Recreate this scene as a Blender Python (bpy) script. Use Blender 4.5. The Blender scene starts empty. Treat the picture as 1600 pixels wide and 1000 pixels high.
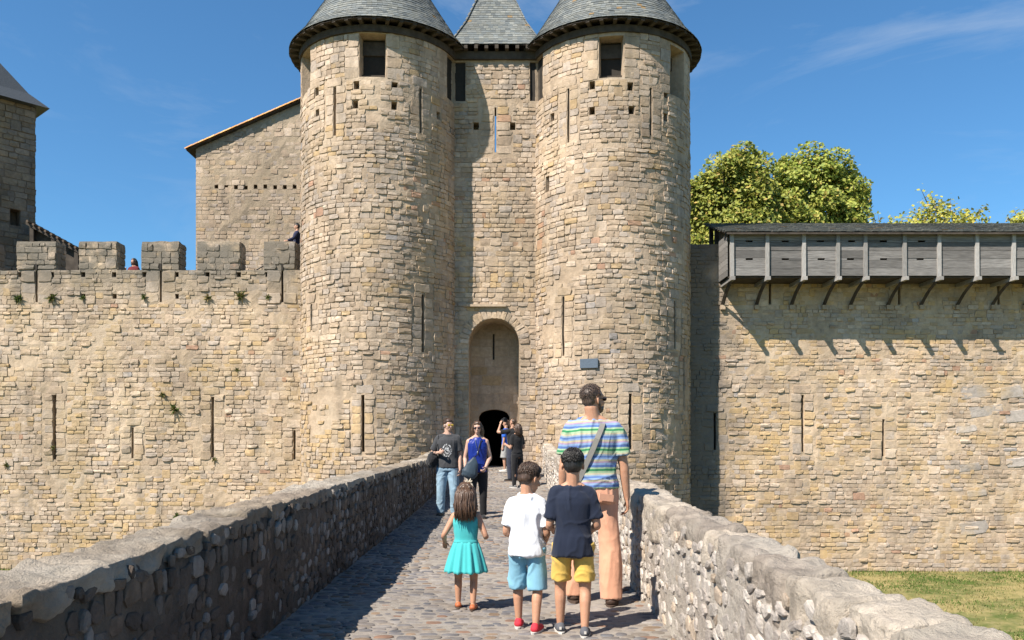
import bpy, math, random
import numpy as np
from mathutils import Vector, Matrix

# ------------------------------------------------------------------ camera, sky, sun, exposure
SC = bpy.context.scene
COL = SC.collection
CAMZ = 1.38
cam = bpy.data.cameras.new('camera'); cam_o = bpy.data.objects.new('camera', cam); COL.objects.link(cam_o)
cam_o.location = (0, 0, CAMZ); cam_o.rotation_euler = (math.pi/2, 0, 0)
cam.sensor_width = 36; cam.lens = 29.25
cam.shift_x = 0.0081; cam.shift_y = 0.1175
cam.clip_start = 0.05; cam.clip_end = 2000
SC.camera = cam_o

SUN = Vector((0.66, 0.59, -1.0)).normalized()
EL = math.asin(-SUN.z); ROT = math.atan2(-SUN.x, -SUN.y)
W = bpy.data.worlds.new('World'); SC.world = W; W.use_nodes = True
nt = W.node_tree; nt.nodes.clear()
wo = nt.nodes.new('ShaderNodeOutputWorld'); bg = nt.nodes.new('ShaderNodeBackground')
sky = nt.nodes.new('ShaderNodeTexSky'); sky.sky_type = 'NISHITA'; sky.sun_disc = False
sky.sun_elevation = EL; sky.sun_rotation = ROT; sky.altitude = 100; sky.air_density = 1.0; sky.dust_density = 0.3; sky.ozone_density = 2.2
bg.inputs['Strength'].default_value = 0.053
tc = nt.nodes.new('ShaderNodeTexCoord'); mp = nt.nodes.new('ShaderNodeMapping'); mp.inputs['Scale'].default_value = (1.6, 1.6, 6.0)
mp.inputs['Rotation'].default_value = (0, 0.22, 0); mp.inputs['Location'].default_value = (3.3, 1.2, 0.7)
n1 = nt.nodes.new('ShaderNodeTexNoise'); n1.inputs['Scale'].default_value = 2.3; n1.inputs['Detail'].default_value = 7; n1.inputs['Roughness'].default_value = 0.62; n1.inputs['Distortion'].default_value = 0.6
n2 = nt.nodes.new('ShaderNodeTexNoise'); n2.inputs['Scale'].default_value = 1.7; n2.inputs['Detail'].default_value = 2
r1 = nt.nodes.new('ShaderNodeMapRange'); r1.inputs[1].default_value = 0.53; r1.inputs[2].default_value = 0.85; r1.inputs[4].default_value = 0.42
r2 = nt.nodes.new('ShaderNodeMapRange'); r2.inputs[1].default_value = 0.45; r2.inputs[2].default_value = 0.65
mu = nt.nodes.new('ShaderNodeMath'); mu.operation = 'MULTIPLY'
mx = nt.nodes.new('ShaderNodeMix'); mx.data_type = 'RGBA'; mx.inputs[7].default_value = (6.4, 6.9, 7.4, 1)
L = nt.links.new
L(tc.outputs['Generated'], mp.inputs['Vector']); L(mp.outputs[0], n1.inputs['Vector']); L(tc.outputs['Generated'], n2.inputs['Vector'])
L(n1.outputs[0], r1.inputs[0]); L(n2.outputs[0], r2.inputs[0]); L(r1.outputs[0], mu.inputs[0]); L(r2.outputs[0], mu.inputs[1])
tn = nt.nodes.new('ShaderNodeMix'); tn.data_type = 'RGBA'; tn.blend_type = 'MULTIPLY'; tn.inputs[0].default_value = 1.0; tn.inputs[7].default_value = (0.68, 1.16, 1.42, 1)
L(mu.outputs[0], mx.inputs[0]); L(sky.outputs[0], tn.inputs[6]); L(tn.outputs[2], mx.inputs[6]); L(mx.outputs[2], bg.inputs['Color']); L(bg.outputs[0], wo.inputs[0])
sl = bpy.data.lights.new('sun', 'SUN'); sl.energy = 5.0; sl.angle = math.radians(0.5); sl.color = (1.0, 0.91, 0.80)
so = bpy.data.objects.new('sun', sl); COL.objects.link(so); so.rotation_euler = SUN.to_track_quat('-Z', 'Y').to_euler(); so.location = (-20, -15, 40)
vs = SC.view_settings
SC.display_settings.display_device = 'sRGB'; vs.view_transform = 'Standard'; vs.look = 'None'; vs.exposure = 1.14; vs.gamma = 1.0; vs.use_curve_mapping = False
SC.cycles.max_bounces = 6; SC.cycles.use_denoising = True

# ------------------------------------------------------------------ helpers
F_PX, VPX, HZY = 1300.0, 787.0, 688.0
def PX(px, d): return (px-VPX)*d/F_PX
def PZ(py, d): return CAMZ+(HZY-py)*d/F_PX
WL = {}
def A(*a): return np.array(a, float)

def vnoise(P, seed=0):
    P = np.asarray(P, float); i = np.floor(P).astype(np.int64); f = P-i; f = f*f*(3-2*f)
    def h(dx, dy, dz):
        n = ((i[:,0]+dx)*374761393 + (i[:,1]+dy)*668265263 + (i[:,2]+dz)*2147483647 + seed*1013904223) & 0xffffffff
        n = ((n ^ (n >> 13))*1274126177) & 0xffffffff
        n = ((n ^ (n >> 15))*2246822519) & 0xffffffff
        return ((n ^ (n >> 16)) & 0xffff)/65535.0
    x, y, z = f[:,0], f[:,1], f[:,2]
    c00 = h(0,0,0)*(1-x)+h(1,0,0)*x; c10 = h(0,1,0)*(1-x)+h(1,1,0)*x
    c01 = h(0,0,1)*(1-x)+h(1,0,1)*x; c11 = h(0,1,1)*(1-x)+h(1,1,1)*x
    return ((c00*(1-y)+c10*y)*(1-z)+(c01*(1-y)+c11*y)*z)*2-1
def fbm(P, seed=0, o=3):
    P = np.asarray(P, float); r = 0; a = 1
    for k in range(o): r = r+a*vnoise(P*(2.03**k), seed+k*17); a *= 0.5
    return r
def noise1(p, seed=0):
    x, y, z = float(p[0]), float(p[1]), float(p[2]); i, j, k = math.floor(x), math.floor(y), math.floor(z)
    x -= i; y -= j; z -= k; x = x*x*(3-2*x); y = y*y*(3-2*y); z = z*z*(3-2*z); v = 0.0
    for a, wa in ((0,1-x),(1,x)):
        for b, wb in ((0,1-y),(1,y)):
            for c, wc in ((0,1-z),(1,z)):
                n = ((i+a)*374761393+(j+b)*668265263+(k+c)*2147483647+seed*1013904223) & 0xffffffff
                n = ((n ^ (n >> 13))*1274126177) & 0xffffffff; n = ((n ^ (n >> 15))*2246822519) & 0xffffffff
                v += wa*wb*wc*((n ^ (n >> 16)) & 0xffff)
    return v/65535.0*2-1

class Geo:
    def __init__(s): s.V = []; s.Q = []; s.T = []; s.C = []; s.n = 0
    def add(s, V, Q=None, T=None, col=None):
        V = np.asarray(V, float).reshape(-1, 3)
        if Q is not None and len(Q): s.Q.append(np.asarray(Q, int).reshape(-1, 4)+s.n)
        if T is not None and len(T): s.T.append(np.asarray(T, int).reshape(-1, 3)+s.n)
        if col is not None:
            c = np.asarray(col, float); s.C.append(np.broadcast_to(c, (len(V), 3)) if c.ndim == 1 else c)
        s.V.append(V); s.n += len(V)
    def box(s, c, half, R=None, col=None):
        c = np.asarray(c, float); half = np.asarray(half, float)
        v = np.array([[x, y, z] for z in (-1, 1) for y in (-1, 1) for x in (-1, 1)], float)*half
        if R is not None: v = v @ np.asarray(R).T
        s.add(v+c, [[0,2,3,1],[4,5,7,6],[0,1,5,4],[2,6,7,3],[0,4,6,2],[1,3,7,5]], col=col)
    def tube(s, pts, rad, n=8, col=None, cap=True, ell=None, ref=None):
        pts = np.asarray(pts, float); m = len(pts); rad = np.broadcast_to(np.asarray(rad, float), (m,))
        V = []
        prev = None
        for k in range(m):
            d = pts[min(k+1, m-1)]-pts[max(k-1, 0)]; d = d/(np.linalg.norm(d)+1e-9)
            if ref is not None: a = np.asarray(ref, float)
            elif prev is not None: a = prev
            else: a = A(1,0,0) if abs(d[0]) < 0.8 else A(0,1,0)
            a = a-d*np.dot(a, d); a /= np.linalg.norm(a)+1e-9; prev = a; b = np.cross(d, a)
            th = np.arange(n)*2*math.pi/n
            ex, ey = (1, 1) if ell is None else ell
            V.append(pts[k]+rad[k]*(np.outer(np.cos(th)*ex, a)+np.outer(np.sin(th)*ey, b)))
        V = np.concatenate(V); Q = []
        for k in range(m-1):
            for j in range(n): Q.append([k*n+j, k*n+(j+1) % n, (k+1)*n+(j+1) % n, (k+1)*n+j])
        T = []
        if cap:
            V = np.concatenate([V, pts[:1], pts[-1:]]); a = m*n
            for j in range(n): T.append([a, (j+1) % n, j]); T.append([a+1, (m-1)*n+j, (m-1)*n+(j+1) % n])
        s.add(V, Q, T, col)
    def mesh(s, name):
        me = bpy.data.meshes.new(name)
        V = np.concatenate(s.V)
        T = np.concatenate(s.T) if s.T else np.zeros((0,3), int); Q = np.concatenate(s.Q) if s.Q else np.zeros((0,4), int)
        me.vertices.add(len(V)); me.vertices.foreach_set('co', V.astype(np.float32).ravel())
        lv = np.concatenate([T.ravel(), Q.ravel()]).astype(np.int32); nf = len(T)+len(Q)
        st = np.concatenate([np.arange(len(T))*3, len(T)*3+np.arange(len(Q))*4]).astype(np.int32)
        me.loops.add(len(lv)); me.loops.foreach_set('vertex_index', lv)
        me.polygons.add(nf); me.polygons.foreach_set('loop_start', st)
        if s.C:
            C = np.concatenate(s.C); at = me.attributes.new('col', 'FLOAT_COLOR', 'POINT')
            at.data.foreach_set('color', np.concatenate([C, np.ones((len(C),1))], 1).astype(np.float32).ravel())
        me.update(calc_edges=True); me.validate(); me.shade_flat()
        return me

def wloc(o): return WL[o.name] if o is not None else np.zeros(3)
def link(name, me, mat=None, parent=None, smooth=False, off=None):
    """link a mesh whose vertices are world coordinates minus off (default: the parent's world origin)"""
    o = bpy.data.objects.new(name, me); COL.objects.link(o)
    if mat is not None and len(me.materials) == 0: me.materials.append(mat)
    if smooth: me.shade_smooth()
    if parent is not None: o.parent = parent
    WL[o.name] = wloc(parent).copy()
    return o
def build(name, geo, mat, parent=None, smooth=False, origin=None):
    if parent is not None: off = wloc(parent)
    else: off = np.zeros(3) if origin is None else np.asarray(origin, float)
    geo.V = [v-off for v in geo.V]
    o = link(name, geo.mesh(name), mat, parent, smooth)
    if parent is None: o.location = off; WL[o.name] = off.copy()
    return o
def thing(name, label, cat, loc=(0,0,0), group=None):
    o = bpy.data.objects.new(name, None); COL.objects.link(o); o.location = loc; WL[o.name] = np.asarray(loc, float)
    o['label'] = label; o['category'] = cat
    if group: o['group'] = group
    o.empty_display_size = 0.2
    return o
def tag(o, label, cat, group=None):
    o['label'] = label; o['category'] = cat
    if group: o['group'] = group
    return o
def struct(o): o['kind'] = 'structure'; return o
def stuff(o): o['kind'] = 'stuff'; return o

# ------------------------------------------------------------------ materials
KA = 0.74   # overall reflectance of the weathered surfaces
def ka(c, k=None): return tuple(v*(KA if k is None else k) for v in c)
def new_mat(name):
    m = bpy.data.materials.new(name); m.use_nodes = True; t = m.node_tree; b = t.nodes['Principled BSDF']
    return m, t, b
def nd(t, typ, **kw):
    n = t.nodes.new(typ)
    for k, v in kw.items():
        if k.startswith('i_'):
            key = k[2:]; n.inputs[int(key) if key.isdigit() else key].default_value = v
        else: setattr(n, k, v)
    return n
def mixc(t, fac, a, b, mode='MIX'):
    n = t.nodes.new('ShaderNodeMix'); n.data_type = 'RGBA'; n.blend_type = mode
    for i, v in ((0, fac), (6, a), (7, b)):
        if hasattr(v, 'is_output') or isinstance(v, bpy.types.NodeSocket): t.links.new(v, n.inputs[i])
        else: n.inputs[i].default_value = v if i == 0 else (*v, 1)
    return n.outputs[2]
def rng_node(t, sock, a, b, c=0.0, d=1.0):
    n = t.nodes.new('ShaderNodeMapRange'); t.links.new(sock, n.inputs[0])
    for i, v in ((1,a),(2,b),(3,c),(4,d)): n.inputs[i].default_value = v
    return n.outputs[0]
def mathn(t, op, a, b=None):
    n = t.nodes.new('ShaderNodeMath'); n.operation = op
    for i, v in ((0,a),(1,b)):
        if v is None: continue
        if isinstance(v, (int, float)): n.inputs[i].default_value = v
        else: t.links.new(v, n.inputs[i])
    return n.outputs[0]
def noise_n(t, vec, scale, detail=4, rough=0.55, dist=0.0):
    n = nd(t, 'ShaderNodeTexNoise'); n.inputs['Scale'].default_value = scale; n.inputs['Detail'].default_value = detail
    n.inputs['Roughness'].default_value = rough; n.inputs['Distortion'].default_value = dist
    if vec is not None: t.links.new(vec, n.inputs['Vector'])
    return n.outputs[0]
def scaled(t, vec, s):
    m = nd(t, 'ShaderNodeMapping'); m.inputs['Scale'].default_value = s; t.links.new(vec, m.inputs['Vector']); return m.outputs[0]

def stone_mat(name, src='attr', color=(0.4,0.34,0.25), grain=26, bump=0.5, dist=0.02, streak=0.48, lichen=None, dirt=(0.10,0.09,0.075), rough=0.92, var=(0.72,1.22), patch=None, corner=None, k=KA):
    m, t, b = new_mat(name); KA = k; ka = lambda c: tuple(v*k for v in c); var = ka(var); dirt = ka(dirt)
    pos = nd(t, 'ShaderNodeNewGeometry').outputs['Position']
    if src == 'attr': c = nd(t, 'ShaderNodeAttribute', attribute_name='col').outputs['Color']
    elif src == 'obj': c = nd(t, 'ShaderNodeObjectInfo').outputs['Color']
    else: c = nd(t, 'ShaderNodeRGB').outputs[0]; c.node.outputs[0].default_value = (*color, 1)
    f1 = rng_node(t, noise_n(t, pos, grain*0.35, 5, 0.65), 0.25, 0.75, *var)
    g = nd(t, 'ShaderNodeCombineColor');
    for i in range(3): t.links.new(f1, g.inputs[i])
    c = mixc(t, 1.0, c, g.outputs[0], 'MULTIPLY')
    f0 = rng_node(t, noise_n(t, pos, 0.42, 5, 0.6), 0.32, 0.68, 0.74, 1.16); g0 = nd(t, 'ShaderNodeCombineColor')
    for i in range(3): t.links.new(f0, g0.inputs[i])
    c = mixc(t, 1.0, c, g0.outputs[0], 'MULTIPLY'); c = mixc(t, 1.0, c, (1.0, 0.978, 1.02), 'MULTIPLY')
    # pale lime smears and brown-grey weathering in large drifting patches
    if patch:
        fp = rng_node(t, noise_n(t, pos, 0.75, 5, 0.6), 0.47, 0.64, 0, patch[1]); c = mixc(t, fp, c, ka(patch[0]))
    st = noise_n(t, scaled(t, pos, (2.2, 2.2, 0.35)), 1.0, 6, 0.62)
    c = mixc(t, rng_node(t, st, 0.5, 0.72, 0, streak), c, dirt)
    if lichen:
        z = nd(t, 'ShaderNodeSeparateXYZ'); t.links.new(pos, z.inputs[0])
        lf = rng_node(t, z.outputs[2], lichen[0], lichen[1])
        nn = rng_node(t, noise_n(t, pos, 1.6, 7, 0.7), 0.30, 0.5)
        c = mixc(t, mathn(t, 'MULTIPLY', mathn(t, 'MULTIPLY', lf, nn), lichen[2]), c, ka(lichen[3]))
    if corner:  # darker colour painted in where the round tower's shadow falls
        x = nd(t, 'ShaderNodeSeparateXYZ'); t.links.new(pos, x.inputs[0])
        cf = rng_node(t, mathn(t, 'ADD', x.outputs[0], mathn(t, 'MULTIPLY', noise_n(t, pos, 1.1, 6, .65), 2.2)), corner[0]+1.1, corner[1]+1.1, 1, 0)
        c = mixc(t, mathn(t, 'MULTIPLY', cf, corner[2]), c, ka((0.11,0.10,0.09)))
    sp = rng_node(t, noise_n(t, pos, grain*3.2, 3, 0.6), 0.62, 0.75, 0, 0.5)
    c = mixc(t, sp, c, tuple(0.45*KA*v for v in color))
    t.links.new(c, b.inputs['Base Color'])
    b.inputs['Roughness'].default_value = rough; b.inputs['Specular IOR Level'].default_value = 0.2
    bp = nd(t, 'ShaderNodeBump'); bp.inputs['Strength'].default_value = bump; bp.inputs['Distance'].default_value = dist
    hgt = mathn(t, 'ADD', noise_n(t, pos, grain, 8, 0.72), mathn(t, 'MULTIPLY', noise_n(t, pos, grain*0.3, 6, 0.6, 1.5), 0.9))
    t.links.new(hgt, bp.inputs['Height']); t.links.new(bp.outputs[0], b.inputs['Normal'])
    return m
def plain_mat(name, color, rough=0.8, nscale=8, var=0.25, bump=0.2, dist=0.01, bscale=60, spec=0.3, coord='Object', stretch=(1,1,1), metal=0, sheen=0, objrand=0):
    m, t, b = new_mat(name); color = ka(color)
    vec = scaled(t, nd(t, 'ShaderNodeTexCoord').outputs[coord], stretch)
    f = rng_node(t, noise_n(t, vec, nscale, 5, 0.6), 0.25, 0.75, 1-var, 1+var)
    if objrand: f = mathn(t, 'MULTIPLY', f, rng_node(t, nd(t, 'ShaderNodeObjectInfo').outputs['Random'], 0, 1, 1-objrand, 1+objrand))
    g = nd(t, 'ShaderNodeCombineColor')
    for k in range(3): t.links.new(f, g.inputs[k])
    t.links.new(mixc(t, 1.0, color, g.outputs[0], 'MULTIPLY'), b.inputs['Base Color'])
    b.inputs['Roughness'].default_value = rough; b.inputs['Specular IOR Level'].default_value = spec; b.inputs['Metallic'].default_value = metal
    if sheen: b.inputs['Sheen Weight'].default_value = sheen
    if bump:
        bp = nd(t, 'ShaderNodeBump'); bp.inputs['Strength'].default_value = bump; bp.inputs['Distance'].default_value = dist
        t.links.new(noise_n(t, vec, bscale, 4, 0.6), bp.inputs['Height']); t.links.new(bp.outputs[0], b.inputs['Normal'])
    return m
def attr_mat(name, rough=0.8, transl=0.0, spec=0.3, bump=0, bscale=40, src='attr', k_=1.0):
    m, t, b = new_mat(name)
    a = nd(t, 'ShaderNodeAttribute', attribute_name='col').outputs['Color'] if src == 'attr' else nd(t, 'ShaderNodeObjectInfo').outputs['Color']
    pos = nd(t, 'ShaderNodeNewGeometry').outputs['Position']
    f = rng_node(t, noise_n(t, pos, 14, 3, 0.6), 0.25, 0.75, 0.8*k_, 1.2*k_); g = nd(t, 'ShaderNodeCombineColor')
    for k in range(3): t.links.new(f, g.inputs[k])
    c = mixc(t, 1.0, a, g.outputs[0], 'MULTIPLY')
    t.links.new(c, b.inputs['Base Color']); b.inputs['Roughness'].default_value = rough; b.inputs['Specular IOR Level'].default_value = spec
    if bump:
        bp = nd(t, 'ShaderNodeBump'); bp.inputs['Strength'].default_value = bump; bp.inputs['Distance'].default_value = 0.01
        t.links.new(noise_n(t, pos, bscale, 5, 0.65), bp.inputs['Height']); t.links.new(bp.outputs[0], b.inputs['Normal'])
    if transl:
        tr = nd(t, 'ShaderNodeBsdfTranslucent'); t.links.new(c, tr.inputs[0]); ms = nd(t, 'ShaderNodeMixShader'); ms.inputs[0].default_value = transl
        t.links.new(b.outputs[0], ms.inputs[1]); t.links.new(tr.outputs[0], ms.inputs[2]); t.links.new(ms.outputs[0], t.nodes['Material Output'].inputs[0])
    return m

BEIGE = (0.46,0.375,0.26)
M_MORTAR = stone_mat('mortar', 'rgb', k=0.84, color=(0.43,0.34,0.235), grain=18, bump=0.7, streak=0.4, patch=((0.51,0.42,0.32),0.5))
KT = 0.84; KW = 0.93
OP = ((0.47,0.33,0.16),0.28)
M_ST_A = stone_mat('wall_stone_mass', 'attr', patch=OP, k=KT); M_ST_O = stone_mat('wall_stone', 'obj', patch=OP, k=KT)
TL = (7.1, 5.2, 0.85, (0.13,0.12,0.10))
TL = (5.7, 6.95, 0.9, (0.14,0.128,0.108))
M_MORTAR_L = stone_mat('mortar_left', 'rgb', k=KW, color=(0.44,0.35,0.24), grain=18, bump=0.7, streak=0.35, lichen=TL, patch=((0.51,0.42,0.32),0.5))
M_STL_A = stone_mat('left_wall_stone_mass', 'attr', k=KW, lichen=TL, patch=((0.50,0.36,0.17),0.38)); M_STL_O = stone_mat('left_wall_stone', 'obj', k=KW, lichen=TL, patch=((0.50,0.36,0.17),0.38))
TOWER_SHADE = (6.6, 7.6, 0.85)  # extent and strength of the shadow strip put into the wall colour
M_MORTAR_R = stone_mat('mortar_right', 'rgb', k=KW, color=(0.47,0.37,0.25), grain=18, bump=0.7, streak=0.25, corner=TOWER_SHADE, patch=((0.54,0.44,0.33),0.6))
M_STR_A = stone_mat('right_wall_stone_mass', 'attr', k=KW, streak=0.22, corner=TOWER_SHADE, patch=((0.52,0.36,0.16),0.5)); M_STR_O = stone_mat('right_wall_stone', 'obj', k=KW, streak=0.22, corner=TOWER_SHADE, patch=((0.52,0.36,0.16),0.5))
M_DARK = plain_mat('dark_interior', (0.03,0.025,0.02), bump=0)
WOOD_STRETCH = (1.2, 14, 14)
M_WOOD = plain_mat('weathered_timber', (0.215,0.205,0.195), 0.85, 3, 0.6, 0.6, 0.01, 6, 0.2, stretch=(1.2,16,30), objrand=.38)
M_WOODV = plain_mat('weathered_post', (0.36,0.345,0.325), 0.85, 3, 0.4, 0.5, 0.01, 6, 0.2, stretch=(20,20,2), objrand=.25)
M_WOODD = plain_mat('dark_timber', (0.075,0.062,0.05), 0.85, 4, 0.5, 0.4, 0.01, 10, 0.2)
M_SLATE = attr_mat('slate', 0.62, 0, 0.4, 0.4, 60, k_=0.52)

# ------------------------------------------------------------------ stones
RNG = np.random.default_rng(7); random.seed(7)
def block_template(r):
    out = []
    pts = [(-.5,-.5),(0,-.5),(.5,-.5),(.5,0),(.5,.5),(0,.5),(-.5,.5),(-.5,0)]
    P = np.array(pts)*0.97
    P += r.normal(0, 0.035, P.shape)
    for k in (0,2,4,6): P[k] *= r.uniform(0.9, 1.0)
    ins = r.uniform(0.86, 0.95)
    P2 = P*np.array([0.55+ins*0.45, ins])+r.normal(0, 0.02, P.shape)
    w2 = r.uniform(0.6, 1.1, 8)
    V = np.concatenate([np.c_[P, np.full(8,-1.6)], np.c_[P, r.uniform(0.25,0.8,8)], np.c_[P2, w2], [[r.normal(0,.06), r.normal(0,.06), r.uniform(0.85,1.15)]]])
    Q = [[k, (k+1) % 8, 8+(k+1) % 8, 8+k] for k in range(8)]+[[8+k, 8+(k+1) % 8, 16+(k+1) % 8, 16+k] for k in range(8)]
    T = [[16+k, 16+(k+1) % 8, 24] for k in range(8)]
    return V, np.array(Q), np.array(T)
def pebble_template(r, n=10, domed=True):
    th = np.arange(n)*2*math.pi/n+r.uniform(0, 1)
    e = r.uniform(2.2, 3.4)
    c, s = np.cos(th), np.sin(th)
    rad = (np.abs(c)**e+np.abs(s)**e)**(-1/e)*0.5*r.uniform(0.86, 1.04, n)
    P = np.c_[c*rad, s*rad]
    rings = [(1.0,-1.2),(1.0,0.1),(0.82,0.72),(0.5,0.95)] if domed else [(1.0,-1.2),(1.0,0.25),(0.86,0.85),(0.5,1.0)]
    V = []
    for sc, w in rings: V.append(np.c_[P*sc, np.full(n, w)+(r.normal(0, 0.06, n) if w > 0.3 else 0)])
    V = np.concatenate(V+[[[0,0,1.0]]])
    Q = []
    for q in range(3):
        for k in range(n): Q.append([q*n+k, q*n+(k+1) % n, (q+1)*n+(k+1) % n, (q+1)*n+k])
    T = [[3*n+k, 3*n+(k+1) % n, 4*n] for k in range(n)]
    return V, np.array(Q), np.array(T)
BLOCKS = [block_template(RNG) for _ in range(16)]
PEBBLES = [pebble_template(RNG, 8) for _ in range(12)]
def rubble_template(r, n=8):
    th = (np.arange(n)+r.uniform(-.28,.28,n))*2*math.pi/n; rad = 0.5*r.uniform(0.82,1.12,n); e = 3.2
    k = (np.abs(np.cos(th))**e+np.abs(np.sin(th))**e)**(-1/e); P = np.c_[np.cos(th)*rad*k, np.sin(th)*rad*k]
    V = [np.c_[P, np.full(n,-1.5)], np.c_[P, r.uniform(.0,.6,n)], np.c_[P*.84+r.normal(0,.02,P.shape), r.uniform(.6,1.05,n)], np.c_[P*.4+r.normal(0,.03,P.shape), r.uniform(.8,1.15,n)]]
    V = np.concatenate(V+[[[0,0,1.0]]]); Q = [[q*n+j, q*n+(j+1) % n, (q+1)*n+(j+1) % n, (q+1)*n+j] for q in range(3) for j in range(n)]
    return V, np.array(Q), np.array([[3*n+j, 3*n+(j+1) % n, 4*n] for j in range(n)])
RUBBLE = [rubble_template(RNG) for _ in range(20)]
def tmesh(name, tpls):
    ms = []
    for V, Q, T in tpls:
        g = Geo(); g.add(V, Q, T); ms.append(g.mesh(name))
    return ms

class Stones:
    def __init__(s): s.rows = []
    def add(s, p, T, U, N, w, h, pr, col): s.rows.append((p, T, U, N, w, h, pr, col))
    def finish(s, parent, name, tpls, matA, matO, limit=300, vis=None, mass=None, smooth=False):
        n = len(s.rows)
        if n == 0: return
        p = np.array([r[0] for r in s.rows]); T = np.array([r[1] for r in s.rows]); U = np.array([r[2] for r in s.rows]); N = np.array([r[3] for r in s.rows])
        S = np.array([r[4:7] for r in s.rows], float); C = np.clip(np.array([r[7] for r in s.rows]), 0.01, 0.9)
        view = A(0,0,CAMZ)-p; d = np.linalg.norm(view, axis=1); fac = np.einsum('ij,ij->i', view, N)/d
        px = VPX+F_PX*p[:,0]/np.maximum(p[:,1], 0.1); py = HZY-F_PX*(p[:,2]-CAMZ)/np.maximum(p[:,1], 0.1)
        area = S[:,0]*S[:,1]*np.maximum(fac, 0)/d**2
        ok = (px > 8) & (px < 1592) & (py > 8) & (py < 992) & (p[:,1] > 0.5)
        if vis is not None: ok &= vis(px, py)
        area = np.where(ok, area, 0)
        order = np.argsort(-area); single = [k for k in order[:limit] if area[k] > 0]
        ti = np.arange(n) % len(tpls); RNG.shuffle(ti)
        ms = tmesh(name, tpls); off = wloc(parent)
        for m in ms:
            m.materials.append(matO)
            if smooth: m.shade_smooth()
        for k in single:
            o = bpy.data.objects.new(name, ms[ti[k]]); COL.objects.link(o); o.parent = parent
            q = p[k]-off; M = np.eye(4); M[:3,0] = T[k]*S[k,0]; M[:3,1] = U[k]*S[k,1]; M[:3,2] = N[k]*S[k,2]; M[:3,3] = q
            o.matrix_basis = Matrix(M.tolist()); o.color = (*C[k], 1)
        rest = np.ones(n, bool); rest[single] = False
        g = Geo()
        for j, (V, Q, Tt) in enumerate(tpls):
            ks = np.where(rest & (ti == j))[0]
            if not len(ks): continue
            VV = p[ks][:,None,:]+V[None,:,0,None]*(T[ks]*S[ks,0:1])[:,None,:]+V[None,:,1,None]*(U[ks]*S[ks,1:2])[:,None,:]+V[None,:,2,None]*(N[ks]*S[ks,2:3])[:,None,:]
            nv = len(V); o4 = (np.arange(len(ks))*nv)[:,None,None]
            g.add(VV.reshape(-1,3), (Q[None]+o4).reshape(-1,4), (Tt[None]+o4).reshape(-1,3), np.repeat(C[ks], nv, 0))
        if g.n: stuff(build(mass or name+'_mass', g, matA, parent, smooth))

PAL = {'beige':(0.46,0.37,0.265),'tan':(0.41,0.315,0.215),'pale':(0.55,0.46,0.35),'grey':(0.38,0.34,0.29),'blue':(0.35,0.37,0.39),'ochre':(0.50,0.345,0.15),'red':(0.40,0.19,0.11),'brown':(0.29,0.22,0.15)}
def stone_color(p, ochre=0.10, red=0.004, grey=0.16, redband=None):
    o = noise1((p[0]*0.45, p[1]*0.45, p[2]*0.6), 5)
    g = noise1((p[0]*0.35+9, p[1]*0.35, p[2]*0.35), 11)
    w = {'beige':0.40,'tan':0.22,'pale':0.22,'grey':grey*(1+1.2*max(g,0)),'blue':0.006,'ochre':ochre*(0.45+3.2*max(o-0.1,0)),'red':red,'brown':0.03}
    if 6.9 < p[0] < 10.8 and 0.7+0.5*g < p[2] < 2.9+0.6*o: w['ochre'] += 0.55
    if p[0] < -4.2 and p[1] > 24 and p[1] < 26.95 and -7 < p[0] and p[2] < 3.0+0.8*g: w['ochre'] += 0.5
    if p[0] < -6.3 and p[2] < 0.2+1.2*o: w['ochre'] += 0.22
    if redband and redband[0] < p[2] < redband[1]: w['red'] += 0.045
    ks = list(w); k = random.choices(ks, [w[q] for q in ks])[0]
    mean = np.array((0.445,0.36,0.262)); c = np.array(PAL[k])
    return (c*0.55+mean*0.45)*random.uniform(0.86, 1.12)

def layout(u0, u1, z0, z1, excl, ch=(0.105,0.185), cw=(0.13,0.36), tall=0.05):
    """rows of blocks in (u, z), cut where they meet the excluded rectangles"""
    out = []; z = z0; ex = list(excl)
    while z < z1-0.06:
        h = random.uniform(*ch); h = min(h, z1-z)
        if z1-(z+h) < 0.1: h = z1-z
        u = u0-random.uniform(0, 0.15)
        rects = sorted([e for e in ex if e[2] < z+h*0.75 and e[3] > z+h*0.25])
        spans = []; s = u0
        for e in rects:
            if e[0] > s: spans.append((s, min(e[0], u1)))
            s = max(s, e[1])
        if s < u1: spans.append((s, u1))
        for a, b in spans:
            x = a
            while x < b-0.04:
                w = random.uniform(*cw)*random.choice((0.75, 1, 1, 1.25))
                if b-(x+w) < 0.12: w = b-x
                w = min(w, b-x)
                hh = h
                if w > 0.12 and random.random() < tall and z+2*h < z1:
                    hh = h*1.8; ex.append((x, x+w, z+h, z+hh))
                if w < 0.75: out.append((x+w/2, z+hh/2, w, hh))
                else: out += [(x+w/4, z+hh/2, w/2, hh), (x+3*w/4, z+hh/2, w/2, hh)]
                x += w
        z += h
    return out

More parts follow.
